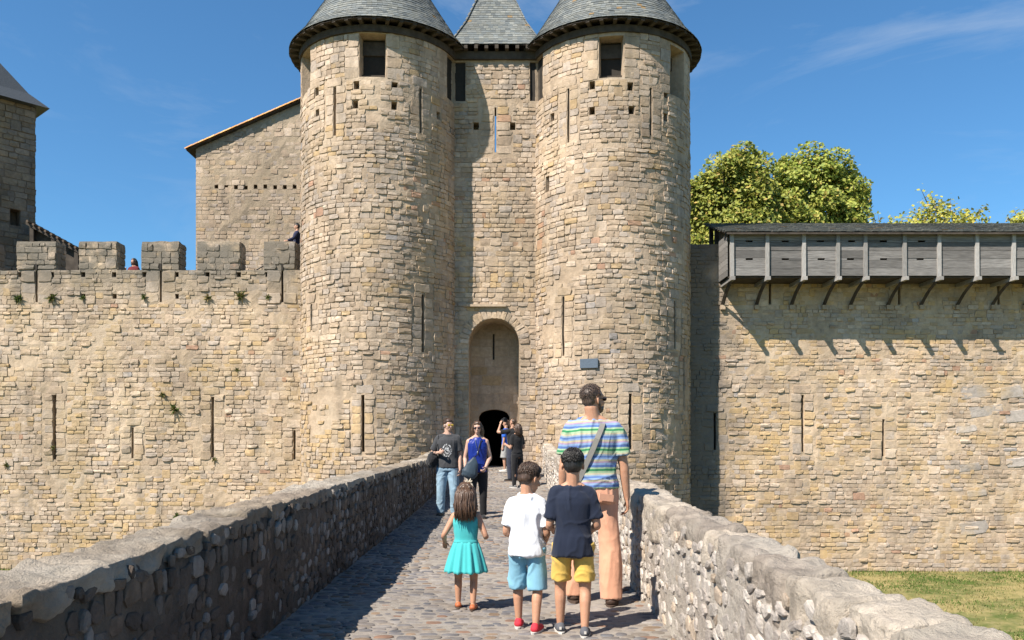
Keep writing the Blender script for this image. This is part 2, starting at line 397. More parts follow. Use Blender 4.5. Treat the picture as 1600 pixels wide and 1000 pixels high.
def masonry_core(geo, fmap, u0, u1, z0, z1, openings, step=0.3, jit=0.012, closed=False):
    eu = [u0, u1]+[e for o in openings for e in o[:2]]; ez = [z0, z1]+[e for o in openings for e in o[2:4]]
    us = list(np.arange(u0, u1, step)); zs = list(np.arange(z0, z1, step))
    us = sorted(eu+[x for x in us if min(abs(x-e) for e in eu) > step*0.3]); zs = sorted(ez+[x for x in zs if min(abs(x-e) for e in ez) > step*0.3])
    def uniq(l):
        r = [l[0]]
        for x in l[1:]:
            if x-r[-1] > 1e-4: r.append(x)
        return r
    us, zs = uniq(us), uniq(zs); nu, nz = len(us), len(zs)
    UU, ZZ = np.meshgrid(us, zs, indexing='ij'); UU = UU.ravel(); ZZ = ZZ.ravel()
    J = fbm(np.c_[UU*2.9, ZZ*2.9, ZZ*0], 3)*jit
    Vf = fmap(UU, ZZ, J)
    idx = lambda i, j: i*nz+j
    hole = -np.ones((nu-1, nz-1), int)
    for k, o in enumerate(openings):
        for i in range(nu-1):
            if us[i] >= o[0]-1e-5 and us[i+1] <= o[1]+1e-5:
                for j in range(nz-1):
                    if zs[j] >= o[2]-1e-5 and zs[j+1] <= o[3]+1e-5: hole[i, j] = k
    Q = []; extra = []
    base = len(Vf); cache = {}
    def bk(i, j, k):
        key = (i, j, k)
        if key not in cache:
            cache[key] = base+len(extra); extra.append(fmap(np.array([us[i]]), np.array([zs[j]]), np.array([-openings[k][4]]))[0])
        return cache[key]
    for i in range(nu-1):
        for j in range(nz-1):
            k = hole[i, j]
            if k < 0: Q.append([idx(i,j), idx(i+1,j), idx(i+1,j+1), idx(i,j+1)]); continue
            if not (len(openings[k]) > 5 and openings[k][5] == 'through'):
                Q.append([bk(i,j,k), bk(i+1,j,k), bk(i+1,j+1,k), bk(i,j+1,k)])
            for (a, b, di, dj) in (((i,j),(i+1,j),0,-1),((i+1,j),(i+1,j+1),1,0),((i+1,j+1),(i,j+1),0,1),((i,j+1),(i,j),-1,0)):
                ii, jj = i+di, j+dj
                if ii < 0 or jj < 0 or ii >= nu-1 or jj >= nz-1 or hole[ii,jj] != k:
                    Q.append([idx(*a), idx(*b), bk(*b,k), bk(*a,k)])
    V = np.concatenate([Vf, np.array(extra)]) if extra else Vf
    geo.add(V, Q)
def slit(u, z0, z1, w=0.07, dep=0.9): return (u-w*.6, u+w*.6, z0, z1, dep)
def dressed(u, z0, z1, half=0.34):
    """blocks either side of a slit, as rectangles, and the zone they fill"""
    out = []; z = z0-0.05
    while z < z1+0.02:
        h = min(random.uniform(0.16, 0.32), z1+0.06-z)
        if h < 0.08: break
        a = random.uniform(half*0.7, half); b = random.uniform(half*0.7, half)
        out.append((u-0.05-a/2, z+h/2, a, h)); out.append((u+0.05+b/2, z+h/2, b, h)); z += h
    out.append((u+random.uniform(-.05,.05), z+0.13, half*1.5, 0.26))
    return out, (u-half-0.05, u+half+0.05, z0-0.05, z+0.26)

# ------------------------------------------------------------------ ground and bridge
GZ = -2.8
def ground_mat():
    m, t, b = new_mat('ditch_turf')
    pos = nd(t, 'ShaderNodeNewGeometry').outputs['Position']
    c = mixc(t, rng_node(t, noise_n(t, scaled(t, pos, (0.8,1.0,1)), 0.9, 6, 0.65), 0.42, 0.6), (0.075,0.10,0.028), (0.24,0.20,0.09))
    c = mixc(t, rng_node(t, noise_n(t, pos, 6, 5, 0.7), 0.5, 0.7, 0, 0.5), c, (0.26,0.215,0.125))
    t.links.new(c, b.inputs['Base Color']); b.inputs['Roughness'].default_value = 1; b.inputs['Specular IOR Level'].default_value = 0.05
    return m
g = Geo(); xs = np.linspace(-400, 400, 3); V = [[x, y, GZ] for x in (-600, 600) for y in (-300, 1200)]
g.add(V, [[0,2,3,1]]); struct(build('ground', g, ground_mat()))

def deck(y): return np.interp(y, [-5,13,17,20,22,23.5,25.5,27,40], [0,0,0.02,0.06,0.12,0.24,0.46,0.52,0.52])
XL, XR = -1.66, 1.18
M_DECK = stone_mat('deck_mortar', 'rgb', k=.62, color=(0.36,0.33,0.28), grain=40, bump=0.6, dist=0.012, streak=0.15, patch=((0.42,0.39,0.335),0.5))
M_COB_A = stone_mat('cobble_mass', 'attr', k=.62, grain=45, bump=0.25, dist=0.006, streak=0.1, rough=0.7); M_COB_O = stone_mat('cobble', 'obj', k=.62, grain=45, bump=0.25, dist=0.006, streak=0.1, rough=0.7)
g = Geo()
ys = np.concatenate([np.arange(-3, 10, 0.12), np.arange(10, 28.2, 0.3)]); xs = np.linspace(-1.75, 1.27, 26)
YY, XX = np.meshgrid(ys, xs, indexing='ij'); Pn = np.c_[XX.ravel(), YY.ravel(), 0*XX.ravel()]
ZZ = deck(YY).ravel()+fbm(Pn*1.3, 4)*0.012+0.03*((XX.ravel()+0.24)/1.5)**2
nx = len(xs); Q = [[i*nx+j, i*nx+j+1, (i+1)*nx+j+1, (i+1)*nx+j] for i in range(len(ys)-1) for j in range(nx-1)]
g.add(np.c_[Pn[:,:2], ZZ], Q)
deck_o = struct(build('bridge_deck', g, M_DECK, smooth=True))
st = Stones(); y = 3.2
CP = [(0.27,0.25,0.225),(0.22,0.215,0.21),(0.31,0.275,0.225),(0.15,0.155,0.16),(0.31,0.23,0.155),(0.35,0.33,0.295),(0.30,0.19,0.13)]
while y < 27.4:
    rh = random.uniform(0.07, 0.115); x = XL+random.uniform(0, 0.06)
    while x < XR-0.03:
        w = random.uniform(0.075, 0.17)
        yy = y+random.uniform(-0.025, 0.025)+0.03*math.sin(x*2.1+y)
        if random.random() < 0.94:
            col = np.array(CP[random.choices(range(7), (5,4,4,1.6,1.6,2.5,0.7))[0]])*random.uniform(0.8,1.12)
            z = float(deck(yy))+0.012*noise1((x*1.3, yy*1.3, 0), 4)+0.03*((x+0.24)/1.5)**2
            a = random.uniform(-0.25, 0.25)
            st.add(A(x+w/2, yy, z), A(math.cos(a), math.sin(a), 0), A(-math.sin(a), math.cos(a), 0), A(0,0,1), w*0.93, rh*random.uniform(0.72,0.98), random.uniform(0.003, 0.010), col)
        x += w
    y += rh
st.finish(deck_o, 'cobblestone', PEBBLES, M_COB_A, M_COB_O, vis=lambda px, py: (py < 998), smooth=True)
# body of the bridge under the deck, standing in the ditch
g = Geo(); g.box((-0.24, 11.5, -1.46), (1.80, 14.5, 1.42)); struct(build('bridge_body', g, M_MORTAR))

def rounded_block(half, r, n, seed, amp=0.02, fr=4.0):
    """subdivided box with rounded edges and a weathered surface"""
    half = np.asarray(half, float); V = []; Q = []
    for ax in range(3):
        for sg in (-1, 1):
            a, b = [k for k in range(3) if k != ax]
            na, nb = n[a], n[b]; o = sum(len(v) for v in V)
            ga, gb = np.meshgrid(np.linspace(-1,1,na+1), np.linspace(-1,1,nb+1), indexing='ij')
            P = np.zeros((ga.size, 3)); P[:,a] = ga.ravel(); P[:,b] = gb.ravel(); P[:,ax] = sg
            V.append(P)
            flip = (sg > 0) ^ (ax == 1)
            for i in range(na):
                for j in range(nb):
                    q = [o+i*(nb+1)+j, o+(i+1)*(nb+1)+j, o+(i+1)*(nb+1)+j+1, o+i*(nb+1)+j+1]
                    Q.append(q if flip else q[::-1])
    P = np.concatenate(V)*half
    c = np.clip(P, -(half-r), half-r); dlt = P-c; ln = np.linalg.norm(dlt, axis=1, keepdims=True); nrm = dlt/np.maximum(ln, 1e-6)
    P = c+nrm*np.minimum(ln, r)
    P = P+nrm*(fbm(P*fr+seed*7.3, seed, 4)*amp)[:,None]
    return P, np.array(Q)

M_PARL = stone_mat('parapet_mortar_dirt_and_shade', 'rgb', (0.15,0.12,0.09), grain=22, bump=1.0, dist=0.035, streak=0.6, dirt=(0.07,0.058,0.045), patch=((0.22,0.19,0.15),0.6), var=(0.5,1.4))  # left mortar dark from dirt and from shade put into its colour
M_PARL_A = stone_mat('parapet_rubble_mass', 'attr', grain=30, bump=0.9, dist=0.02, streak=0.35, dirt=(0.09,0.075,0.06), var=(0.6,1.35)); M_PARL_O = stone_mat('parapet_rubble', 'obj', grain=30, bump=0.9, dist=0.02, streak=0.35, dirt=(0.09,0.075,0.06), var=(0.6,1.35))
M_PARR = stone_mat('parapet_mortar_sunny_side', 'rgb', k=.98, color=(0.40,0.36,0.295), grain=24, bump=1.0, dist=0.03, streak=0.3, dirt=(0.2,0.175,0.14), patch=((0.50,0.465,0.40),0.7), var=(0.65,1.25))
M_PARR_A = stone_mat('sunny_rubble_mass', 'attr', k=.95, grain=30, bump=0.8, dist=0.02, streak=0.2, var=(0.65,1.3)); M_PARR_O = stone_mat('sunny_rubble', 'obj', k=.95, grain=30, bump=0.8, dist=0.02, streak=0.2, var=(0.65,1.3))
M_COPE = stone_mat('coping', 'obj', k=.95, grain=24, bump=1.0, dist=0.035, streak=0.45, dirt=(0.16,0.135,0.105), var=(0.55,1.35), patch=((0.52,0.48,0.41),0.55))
def par_top(side, y):
    return np.interp(y, [0,2.7,6.7,19,23,25.5], [.86,.88,.95,.99,1.12,1.3]) if side < 0 else np.interp(y, [0,2.5,6.5,7.8,19,23,25.5], [.78,.79,.87,.92,.99,1.12,1.3])
def parapet(side, label, mcore, mA, mO, pal, dens):
    xi = XL if side < 0 else XR; th = 0.36 if side < 0 else 0.29; out = side
    t = thing('parapet_wall', label, 'parapet', (xi+side*th/2, 11.5, 0), 'stone parapets of the bridge')
    y0, y1 = -2.0, 25.1
    ys = np.concatenate([np.arange(y0, 9, 0.05), np.arange(9, y1+0.01, 0.12)])
    prof = [(0,-0.12),(0,0.0),(0,.08),(0,.16),(0,.24),(0,.32),(0,.4),(0,.48),(0,.56),(0,.64),(0,.72),(0,.8),(.03,.9),(.12,.93),(.24,.93),(.33,.9),(.36,.8),(.36,.5),(.36,0),(.36,-2.9)]
    V = []
    for yy in ys:
        tp = float(par_top(side, yy)); dz = float(deck(yy))
        for (a, h) in prof:
            z = dz+h*(tp-dz) if h > 0 else dz+h
            V.append((xi+side*a*th/.36, yy, z))
    V = np.array(V); m = len(prof)
    D = fbm(V*2.2, 21, 2)*0.014+fbm(V*9, 22, 3)*0.011
    nrm = np.array([(-side,0,0)]*12+[(-side*.7,0,.7),(-side*.3,0,1),(side*.3,0,1),(side*.7,0,.7)]+[(side,0,0)]*4, float)
    V = V+np.tile(nrm, (len(ys),1))*D[:,None]
    Q = [[i*m+j, i*m+j+1, (i+1)*m+j+1, (i+1)*m+j] for i in range(len(ys)-1) for j in range(m-1)]
    if side > 0: Q = [q[::-1] for q in Q]
    g = Geo(); g.add(V, Q); build('mortar_core', g, mcore, t, True)
    # rubble facing the roadway
    st = Stones(); z = 0.0; r = random.Random(31 if side < 0 else 32)
    N = A(-side,0,0); T = A(0, side, 0) if side < 0 else A(0,1,0); T = A(0,-side,0)*-1
    U = A(0,0,1)
    y = -0.5
    row = 0; h0 = 0.02
    while h0 < 0.80:
        rh = r.uniform(0.055, 0.14); y = 0.6+r.uniform(0,.2)
        while y < y1-0.2:
            w = r.uniform(0.05, 0.19)
            if r.random() < dens*(0.95+0.5*noise1((0, y*0.8, h0*3), 41)):
                tp = float(par_top(side, y)); dz = float(deck(y))
                zz = dz+(h0+rh/2)*(tp-dz)/0.9+r.uniform(-.03,.03)
                c = np.array(r.choices([q[0] for q in pal], [q[1] for q in pal])[0])*r.uniform(0.75,1.2)
                a = r.uniform(-.35,.35)
                Tr = T*math.cos(a)+U*math.sin(a); Ur = -T*math.sin(a)+U*math.cos(a)
                st.add(A(xi-side*0.004, y+w/2, zz), Tr, Ur, N, w*r.uniform(0.8,0.97), rh*r.uniform(0.75,1.05), r.uniform(0.005,0.018), c)
            y += w
        h0 += rh
    st.finish(t, 'rubble_stone', RUBBLE, mA, mO, smooth=False, vis=lambda px, py: py < 995)
    # coping stones
    y = -1.6; k = 0
    while y < y1:
        ln = r.uniform(0.28, 0.62) if side > 0 else r.uniform(0.4, 0.8)
        yc = y+ln/2; tp = float(par_top(side, yc)); near = yc < 9
        hh = 0.055 if side < 0 else r.uniform(0.11, 0.17)
        P, Q = rounded_block((th/2+(r.uniform(-.015,.01) if side < 0 else r.uniform(-.01,.015)), ln/2-0.009, hh), 0.02 if side < 0 else 0.04, (16,24,10) if near else (7,9,4), k+(100 if side > 0 else 0), 0.026 if near else 0.02, 8)
        sl = (float(par_top(side, yc+.2))-float(par_top(side, yc-.2)))/0.4
        P[:,2] += P[:,1]*sl+r.uniform(-.012,.012); P += A(xi+side*(th/2)+r.uniform(-.012,.012), yc, tp-hh+(-0.025 if side < 0 else 0.015))
        g = Geo(); g.add(P, Q); o = build('coping_stone', g, M_COPE, t, True)
        c = np.array(r.choice([(0.40,0.365,0.30),(0.35,0.325,0.28),(0.43,0.39,0.32),(0.32,0.29,0.245)]))*r.uniform(.78,1.15)*(A(1.02,.98,.92) if side > 0 else A(.66,.61,.54)); o.color = (*c, 1)  # left coping toned down for dirt and painted shade
        y += ln; k += 1
    return t
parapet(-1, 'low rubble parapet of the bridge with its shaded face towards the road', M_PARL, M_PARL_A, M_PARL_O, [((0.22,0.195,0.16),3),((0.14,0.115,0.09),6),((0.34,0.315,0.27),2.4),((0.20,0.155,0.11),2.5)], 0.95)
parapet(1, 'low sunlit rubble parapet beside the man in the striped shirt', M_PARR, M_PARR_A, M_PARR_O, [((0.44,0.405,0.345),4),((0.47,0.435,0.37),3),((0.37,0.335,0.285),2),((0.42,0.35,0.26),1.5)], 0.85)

# ------------------------------------------------------------------ towers of the gate
def above_left(px, py): return py < np.where(px < 675, 885-0.27*px, 722)
def above_right(px, py): return py < np.where(px > 980, 750+0.42*(px-985), 700)
def both(px, py): return above_left(px, py) & above_right(px, py)

def slate_rows(geo, rowfn, nrows, seed):
    r = random.Random(seed)
    for i in range(nrows): rowfn(i, r)
def slate_col(r, p):
    b = np.array(r.choice([(0.21,0.235,0.235),(0.245,0.265,0.255),(0.17,0.195,0.20),(0.28,0.295,0.275),(0.225,0.24,0.22)]))*r.uniform(0.8,1.2)
    n = noise1(np.array(p)*0.8, 77)
    b = b*(1+0.25*n)
    if r.random() < 0.006+0.05*max(noise1(np.array(p)*1.1, 78)-0.45, 0): b = np.array((0.36,0.24,0.11))
    return b
def slate(geo, p, T, S, N, w, l, col):
    """one slate: T across, S down the slope, N out"""
    th = 0.012; q = []
    for (a, b, n) in ((-.5,0,0),(.5,0,0),(.5,1,0.018),(-.5,1,0.018)):
        q.append(p+T*w*a+S*l*b+N*n)
    top = [v+N*th for v in q]
    geo.add(np.array(q+top), [[4,7,6,5],[2,3,7,6][::-1],[1,2,6,5][::-1],[3,0,4,7][::-1]], col=col)

def cone_roof(t, cx, cy, prof, seed):
    r = random.Random(seed)
    seg = []
    pts = [A(a, b) for a, b in prof]
    L_ = [0]
    for k in range(1, len(pts)): L_.append(L_[-1]+np.linalg.norm(pts[k]-pts[k-1]))
    tot = L_[-1]
    def at(s):
        return A(np.interp(s, L_, [p[0] for p in pts]), np.interp(s, L_, [p[1] for p in pts]))
    g = Geo(); n = 48; V = []
    for k, p in enumerate(pts):
        for j in range(n):
            a = 2*math.pi*j/n; V.append((cx+p[0]*math.sin(a), cy-p[0]*math.cos(a), p[1]-0.03))
    Q = [[k*n+j, k*n+(j+1) % n, (k+1)*n+(j+1) % n, (k+1)*n+j] for k in range(len(pts)-1) for j in range(n)]
    # soffit back to the wall
    b0 = len(V)
    for j in range(n):
        a = 2*math.pi*j/n; V.append((cx+2.3*math.sin(a), cy-2.3*math.cos(a), pts[0][1]+0.10))
    Q += [[j, b0+j, b0+(j+1) % n, (j+1) % n] for j in range(n)]
    g.add(V, Q); rf = build('roof', g, M_WOODD, t)
    g = Geo(); ex = 0.115; nrow = int(tot/ex)
    for i in range(nrow):
        s0 = i*ex; a0 = at(s0); a1 = at(min(s0+ex*1.5, tot)); S2 = a0-a1; S2 = S2/np.linalg.norm(S2)
        rad = a1[0]; m = max(5, int(2*math.pi*a0[0]/0.15)); ph = r.random()
        for j in range(m):
            a = 2*math.pi*(j+ph)/m
            er = A(math.sin(a), -math.cos(a), 0); T = A(math.cos(a), math.sin(a), 0)
            S = er*S2[0]+A(0,0,S2[1]); N = np.cross(S, T); N = -N if np.dot(N, er) < 0 else N
            p = A(cx,cy,0)+er*a1[0]+A(0,0,a1[1])
            slate(g, p+N*r.uniform(0,0.006), T, S, N, 2*math.pi*a0[0]/m*0.97, ex*1.5*r.uniform(0.93,1.05), slate_col(r, p))
    stuff(build('roof_slates', g, M_SLATE, rf))
    return rf

def add_shade_panel(t, c, R, o, dep=0.62):  # near-black panel in place of the shade inside an opening
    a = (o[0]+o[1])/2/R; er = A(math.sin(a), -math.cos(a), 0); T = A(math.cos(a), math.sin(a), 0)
    g = Geo(); g.box(c+er*(R-dep)+A(0,0,(o[2]+o[3])/2), ((o[1]-o[0])/2-0.01, 0.04, (o[3]-o[2])/2-.01), np.c_[T, -er, A(0,0,1)]); build('shade_panel', g, M_DARK, t)
def round_tower(label, cx, cy, R, wins, holes, slits, small, seed):
    random.seed(seed)
    t = thing('round_tower', label, 'tower', (cx, cy, GZ), 'gate towers')
    ztop = 13.3
    def surf(px, py):
        k = (px-VPX)/F_PX; a = 1+k*k; b = -2*(k*cx+cy); c = cx*cx+cy*cy-R*R
        dd = b*b-4*a*c; y = (-b-math.sqrt(max(dd,0)))/(2*a); x = k*y
        return math.atan2(x-cx, cy-y)*R, PZ(py, y)
    def fmap(u, z, d):
        a = u/R; return np.c_[cx+(R+d)*np.sin(a), cy-(R+d)*np.cos(a), z]
    ops = []; zones = []; blocks = []
    for wd in wins:
        if wd[0] == 'a': u = math.radians(wd[1])*R; z1 = PZ(wd[2], wd[4]); z0 = PZ(wd[3], wd[4]); w = wd[5]
        else: px, py0, py1, w = wd; u, z1 = surf(px, py0); z0 = surf(px, py1)[1]
        ops.append((u-w/2, u+w/2, z0, min(z1, ztop-0.02), 1.1))
        zones.append((u-w/2-0.02, u+w/2+0.02, z0-0.02, z1+1))
        # smooth ashlar jambs
        z = z0-0.03
        while z < ztop-0.1:
            h = random.uniform(0.24,0.42); h = min(h, ztop-z)
            for s in (-1, 1):
                a = random.uniform(0.3,0.55); blocks.append((u+s*(w/2+0.02+a/2), z+h/2, a, h)); zones.append(((u+s*(w/2+0.02)) if s > 0 else (u-w/2-0.02-a), (u+w/2+0.02+a) if s > 0 else (u-w/2), z, z+h))
            z += h
    for (px, py) in holes:
        u, z = surf(px, py); ops.append((u-0.085, u+0.085, z-0.12, z+0.12, 0.4)); zones.append((u-0.1, u+0.1, z-0.13, z+0.13))
    for (px, py0, py1) in slits:
        u, z1 = surf(px, py0); z0 = surf(px, py1)[1]; ops.append(slit(u, z0, z1, random.uniform(0.055,0.085)))
        bl, zn = dressed(u, z0, z1); blocks += bl; zones.append(zn)
    for (px, py0, py1, w) in small:
        u, z1 = surf(px, py0); z0 = surf(px, py1)[1]; ops.append((u-w/2, u+w/2, z0, z1, 0.6)); zones.append((u-w/2-.02, u+w/2+.02, z0-.02, z1+.02))
    g = Geo(); masonry_core(g, fmap, -math.pi*R, math.pi*R, GZ-0.1, ztop, ops, 0.2, 0.02); build('wall_core', g, M_MORTAR, t)
    st = Stones()
    lay = layout(-R*1.85, R*1.85, GZ, ztop, zones)
    for kind, items in ((0, lay), (1, blocks)):
        for (u, z, w, h) in items:
            a = u/R+0.0; zz = z+(0.018*math.sin(u*1.7+z*0.4) if kind == 0 else 0)
            p = A(cx+R*math.sin(a), cy-R*math.cos(a), zz)
            upper = zz > 11.2; lower = zz < 2.6
            if kind == 0 and random.random() < 0.03: continue
            if kind == 0 and noise1(p*A(.8,.8,1.1), 91) > .62 and random.random() < .75: continue
            c = stone_color(p, ochre=0.05 if not lower else 0.22, redband=(6.6, 9.2), grey=0.22)
            pr = (random.uniform(0.012,0.046) if random.random() > 0.2 else random.uniform(0.003,0.012)) if kind == 0 else random.uniform(0.012,0.02)
            if upper: pr *= 0.65
            st.add(p, A(math.cos(a), math.sin(a), 0), A(0,0,1), A(math.sin(a), -math.cos(a), 0), w*0.985, h*(random.uniform(0.86,1.03) if kind == 0 else 0.98), pr, c)
    st.finish(t, 'stone', BLOCKS, M_ST_A, M_ST_O, vis=both)
    # timber wall plate and rafter feet below the eaves
    g = Geo(); n = 64; V = []
    for (rr, zz) in ((R-0.1, ztop-0.001),(R+0.07, ztop-0.001),(R+0.07, ztop+0.2),(R-0.1, ztop+0.2)):
        for j in range(n):
            a = 2*math.pi*j/n; V.append((cx+rr*math.sin(a), cy-rr*math.cos(a), zz))
    g.add(V, [[k*n+j, k*n+(j+1) % n, ((k+1) % 4)*n+(j+1) % n, ((k+1) % 4)*n+j] for k in range(4) for j in range(n)])
    build('wall_plate', g, M_WOODD, t)
    g0 = Geo(); g0.box((0,0,0), (0.055, 0.22, 0.06)); me = g0.mesh('rafter_foot'); me.materials.append(M_WOODD)
    for j in range(44):
        a = 2*math.pi*(j+.5)/44
        if math.cos(a) < -0.3: continue
        o = bpy.data.objects.new('rafter_foot', me); COL.objects.link(o); o.parent = t
        o.matrix_basis = Matrix.Translation((( R+0.12)*math.sin(a), -(R+0.12)*math.cos(a), ztop+0.27-GZ)) @ Matrix.Rotation(a, 4, 'Z')
    cone_roof(t, cx, cy, [(R+0.36, 13.58),(R+0.02, 13.98),(R-0.85, 15.35),(0.02, 18.7)], seed)
    # timber lintel, and a near-black panel standing in for shade, inside each top window
    for wd, o in zip(wins, ops):
        add_shade_panel(t, A(cx,cy,0), R, o, 0.13 if wd[0] == 'a' else 0.5)
        if wd[0] == 'a': continue
        a = (o[0]+o[1])/2/R; er = A(math.sin(a), -math.cos(a), 0); T = A(math.cos(a), math.sin(a), 0); c = A(cx,cy,0)
        g = Geo(); g.box(c+er*(R-0.45)+A(0,0,o[3]-0.28), ((o[1]-o[0])/2-0.04, 0.05, 0.2), np.c_[T, -er, A(0,0,1)]); build('window_board', g, M_WOODD, t)
        g = Geo(); g.box(c+er*(R-0.35)+A(0,0,o[2]+0.09), ((o[1]-o[0])/2-0.04, 0.05, 0.09), np.c_[T, -er, A(0,0,1)]); build('window_sill', g, M_WOODD, t)
    return t, surf
TLC, TRC, TR = (-3.95, 26.8), (3.42, 26.8), 2.5
twl, surfL = round_tower('round stone gate tower nearest the house with the tiled roof', *TLC, TR,
    [(582,48,120,0.78),(477,75,147,0.8),('a',68.5,90,158,25.9,0.56)],
    [(557,133),(617,135),(555,163),(616,165),(495,143),(496,177),(685,181)],
    [(523,136,212),(657,138,208),(487,475,516),(661,460,550),(567,617,706)], [], 11)
twr, surfR = round_tower('round stone gate tower carrying the small blue-grey plaque', *TRC, TR,
    [(955,56,121,0.72),('a',-68.5,90,158,25.9,0.56),(1059,75,152,0.75)],
    [(925,133),(985,135),(925,173),(987,172),(863,183),(1040,147),(1040,183)],
    [(888,138,223),(1017,137,212),(880,463,556),(1054,470,545),(985,615,702),(1068,560,640)], [(855,275,300,0.2)], 12)
u, z = surfR(921, 568); a = u/TR
g = Geo(); er = A(math.sin(a), -math.cos(a), 0); g.box(A(TRC[0], TRC[1], z)+er*(TR+0.055), (0.27, 0.018, 0.135), np.c_[A(math.cos(a), math.sin(a), 0), -er, A(0,0,1)])
tag(build('plaque', g, plain_mat('plaque_metal', (0.10,0.135,0.18), 0.5, 20, 0.2), origin=A(TRC[0],TRC[1],z)+er*(TR+0.05)), 'small blue-grey rectangular plaque fixed to the round tower', 'plaque')

# ------------------------------------------------------------------ gate wall between the towers
random.seed(5)
YG = 26.1; gt = thing('gate_wall', 'tall stone wall with deep arched gateway between two round towers', 'wall', (-0.3, YG, 0))
AX, AR, AS = PX(772, YG), 0.79, PZ(537, YG)
YB = YG+1.25
def gmap(u, z, d): return np.c_[u, YG-d, z]
ops = [slit(PX(774, YG), PZ(238, YG), PZ(168, YG), 0.045, 0.7)+('through',)]
for px in (744, 801): u = PX(px, YG); z = PZ(197, YG); ops.append((u-.085, u+.085, z-.12, z+.12, 0.4))
ops += [(-1.6,-1.2,PZ(158,YG),13.25,0.6),(0.82,1.1,PZ(158,YG),13.25,0.6)]
g = Geo()
ZA = AS+AR+0.02
masonry_core(g, gmap, -1.9, 1.4, ZA, 13.3, ops, 0.2, 0.02)
masonry_core(g, gmap, -1.9, AX-AR, GZ, ZA, [], 0.3, 0.008); masonry_core(g, gmap, AX+AR, 1.4, GZ, ZA, [], 0.3, 0.008)
n = 20; th = np.linspace(math.pi, 0, n+1)
for k in range(n):  # spandrel strips and soffit
    x0, x1 = AX+AR*math.cos(th[k]), AX+AR*math.cos(th[k+1]); z0, z1 = AS+AR*math.sin(th[k]), AS+AR*math.sin(th[k+1])
    g.add([(x0,YG,z0),(x1,YG,z1),(x1,YG,ZA),(x0,YG,ZA),(x0,YB,z0),(x1,YB,z1)], [[0,1,2,3],[0,4,5,1]])
for s in (-1, 1): g.add([(AX+s*AR,YG,-0.2),(AX+s*AR,YB,-0.2),(AX+s*AR,YB,AS),(AX+s*AR,YG,AS)], [[0,1,2,3]])
build('wall_core', g, M_MORTAR, gt)
# back wall of the recess with the low doorway and its passage
DX0, DX1, DZ1, DZ0 = PX(748, YB), PX(796, YB), PZ(651, YB), 0.4
g = Geo(); m = 12; xs = np.linspace(DX0, DX1, m+1); dzf = lambda x: DZ1+0.24*(1-((x-(DX0+DX1)/2)/((DX1-DX0)/2))**2)**0.5
def quad(x0, x1, z0, z1, za=None, zb=None): g.add([(x0,YB,z0 if za is None else za),(x1,YB,z0 if zb is None else zb),(x1,YB,z1),(x0,YB,z1)], [[0,1,2,3]])
quad(AX-AR-.05, DX0, 0.2, 6.2); quad(DX1, AX+AR+.05, 0.2, 6.2)
for k in range(m):
    za, zb = [float(dzf(min(max(x, DX0+1e-4), DX1-1e-4))) for x in (xs[k], xs[k+1])]; quad(xs[k], xs[k+1], 0, 6.2, za, zb)
    g.add([(xs[k],YB,za),(xs[k+1],YB,zb),(xs[k+1],YB+.5,zb),(xs[k],YB+.5,za)], [[0,3,2,1]])
for x in (DX0, DX1): g.add([(x,YB,0.2),(x,YB+.5,0.2),(x,YB+.5,2.6),(x,YB,2.6)], [[0,1,2,3]])
build('recess_wall', g, M_MORTAR, gt)
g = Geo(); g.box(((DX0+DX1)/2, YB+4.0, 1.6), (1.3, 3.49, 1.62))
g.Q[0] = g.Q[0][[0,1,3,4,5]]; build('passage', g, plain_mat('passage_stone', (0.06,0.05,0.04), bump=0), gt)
# ashlar on the recess wall, voussoirs round the arch, rubble elsewhere
st = Stones()
bl, zn = dressed(PX(774, YG), PZ(238, YG), PZ(168, YG), 0.5); zones = [zn]+[(o[0]-.02,o[1]+.02,o[2]-.02,o[3]+.02) for o in ops]
VR = AR+0.36
lay = []
for zz in np.arange(AS-0.1, AS+VR, 0.1):
    hw = math.sqrt(max(VR**2-max(zz+0.05-AS, 0)**2, 0.0001)); zones.append((AX-hw, AX+hw, zz, zz+0.1))
zones.append((AX-AR-0.02, AX+AR+0.02, GZ, AS))
lay = layout(-1.85, 1.35, GZ, 13.2, zones)
for kind, items in ((0, lay), (1, bl)):
    for (u, z, w, h) in items:
        if kind == 0 and random.random() < 0.02: continue
        c = stone_color(A(u,YG,z), ochre=0.07, redband=(7.4,9.6), grey=0.18)
        st.add(A(u,YG,z), A(1,0,0), A(0,0,1), A(0,-1,0), w*0.985, h*random.uniform(.87,1.03), random.uniform(0.010,0.042) if kind == 0 else 0.015, c)
nv = 19
for k in range(nv):
    a = math.pi*(k+.5)/nv; er = A(math.cos(a),0,math.sin(a)); tt = A(-math.sin(a),0,math.cos(a))
    ln = random.uniform(0.26,0.36); st.add(A(AX,YG,AS)+er*(AR+ln/2), -tt, er, A(0,-1,0), math.pi*(AR+ln/2)/nv*0.95, ln, random.uniform(0.03,0.05), stone_color(A(0,YG,5), 0.04, 0, 0.2))
lay = layout(AX-AR, AX+AR, 0.45, 5.3, [(DX0,DX1,0,float(DZ1+0.27)),(AX-0.06,AX+0.0,4.0,4.9)], ch=(0.24,0.36), cw=(0.35,0.6), tall=0)
for (u, z, w, h) in lay:
    c = stone_color(A(u,YB,z), 0.02, 0, 0.1)
    st.add(A(u,YB,z), A(1,0,0), A(0,0,1), A(0,-1,0), w*0.985, h*0.975, random.uniform(0.008,0.016), c)
st.finish(gt, 'stone', BLOCKS, M_ST_A, M_ST_O, vis=both)
g = Geo(); g.box((AX-0.03, YB-0.002, 4.45), (0.03, 0.004, 0.42)); build('recess_slit', g, M_DARK, gt)
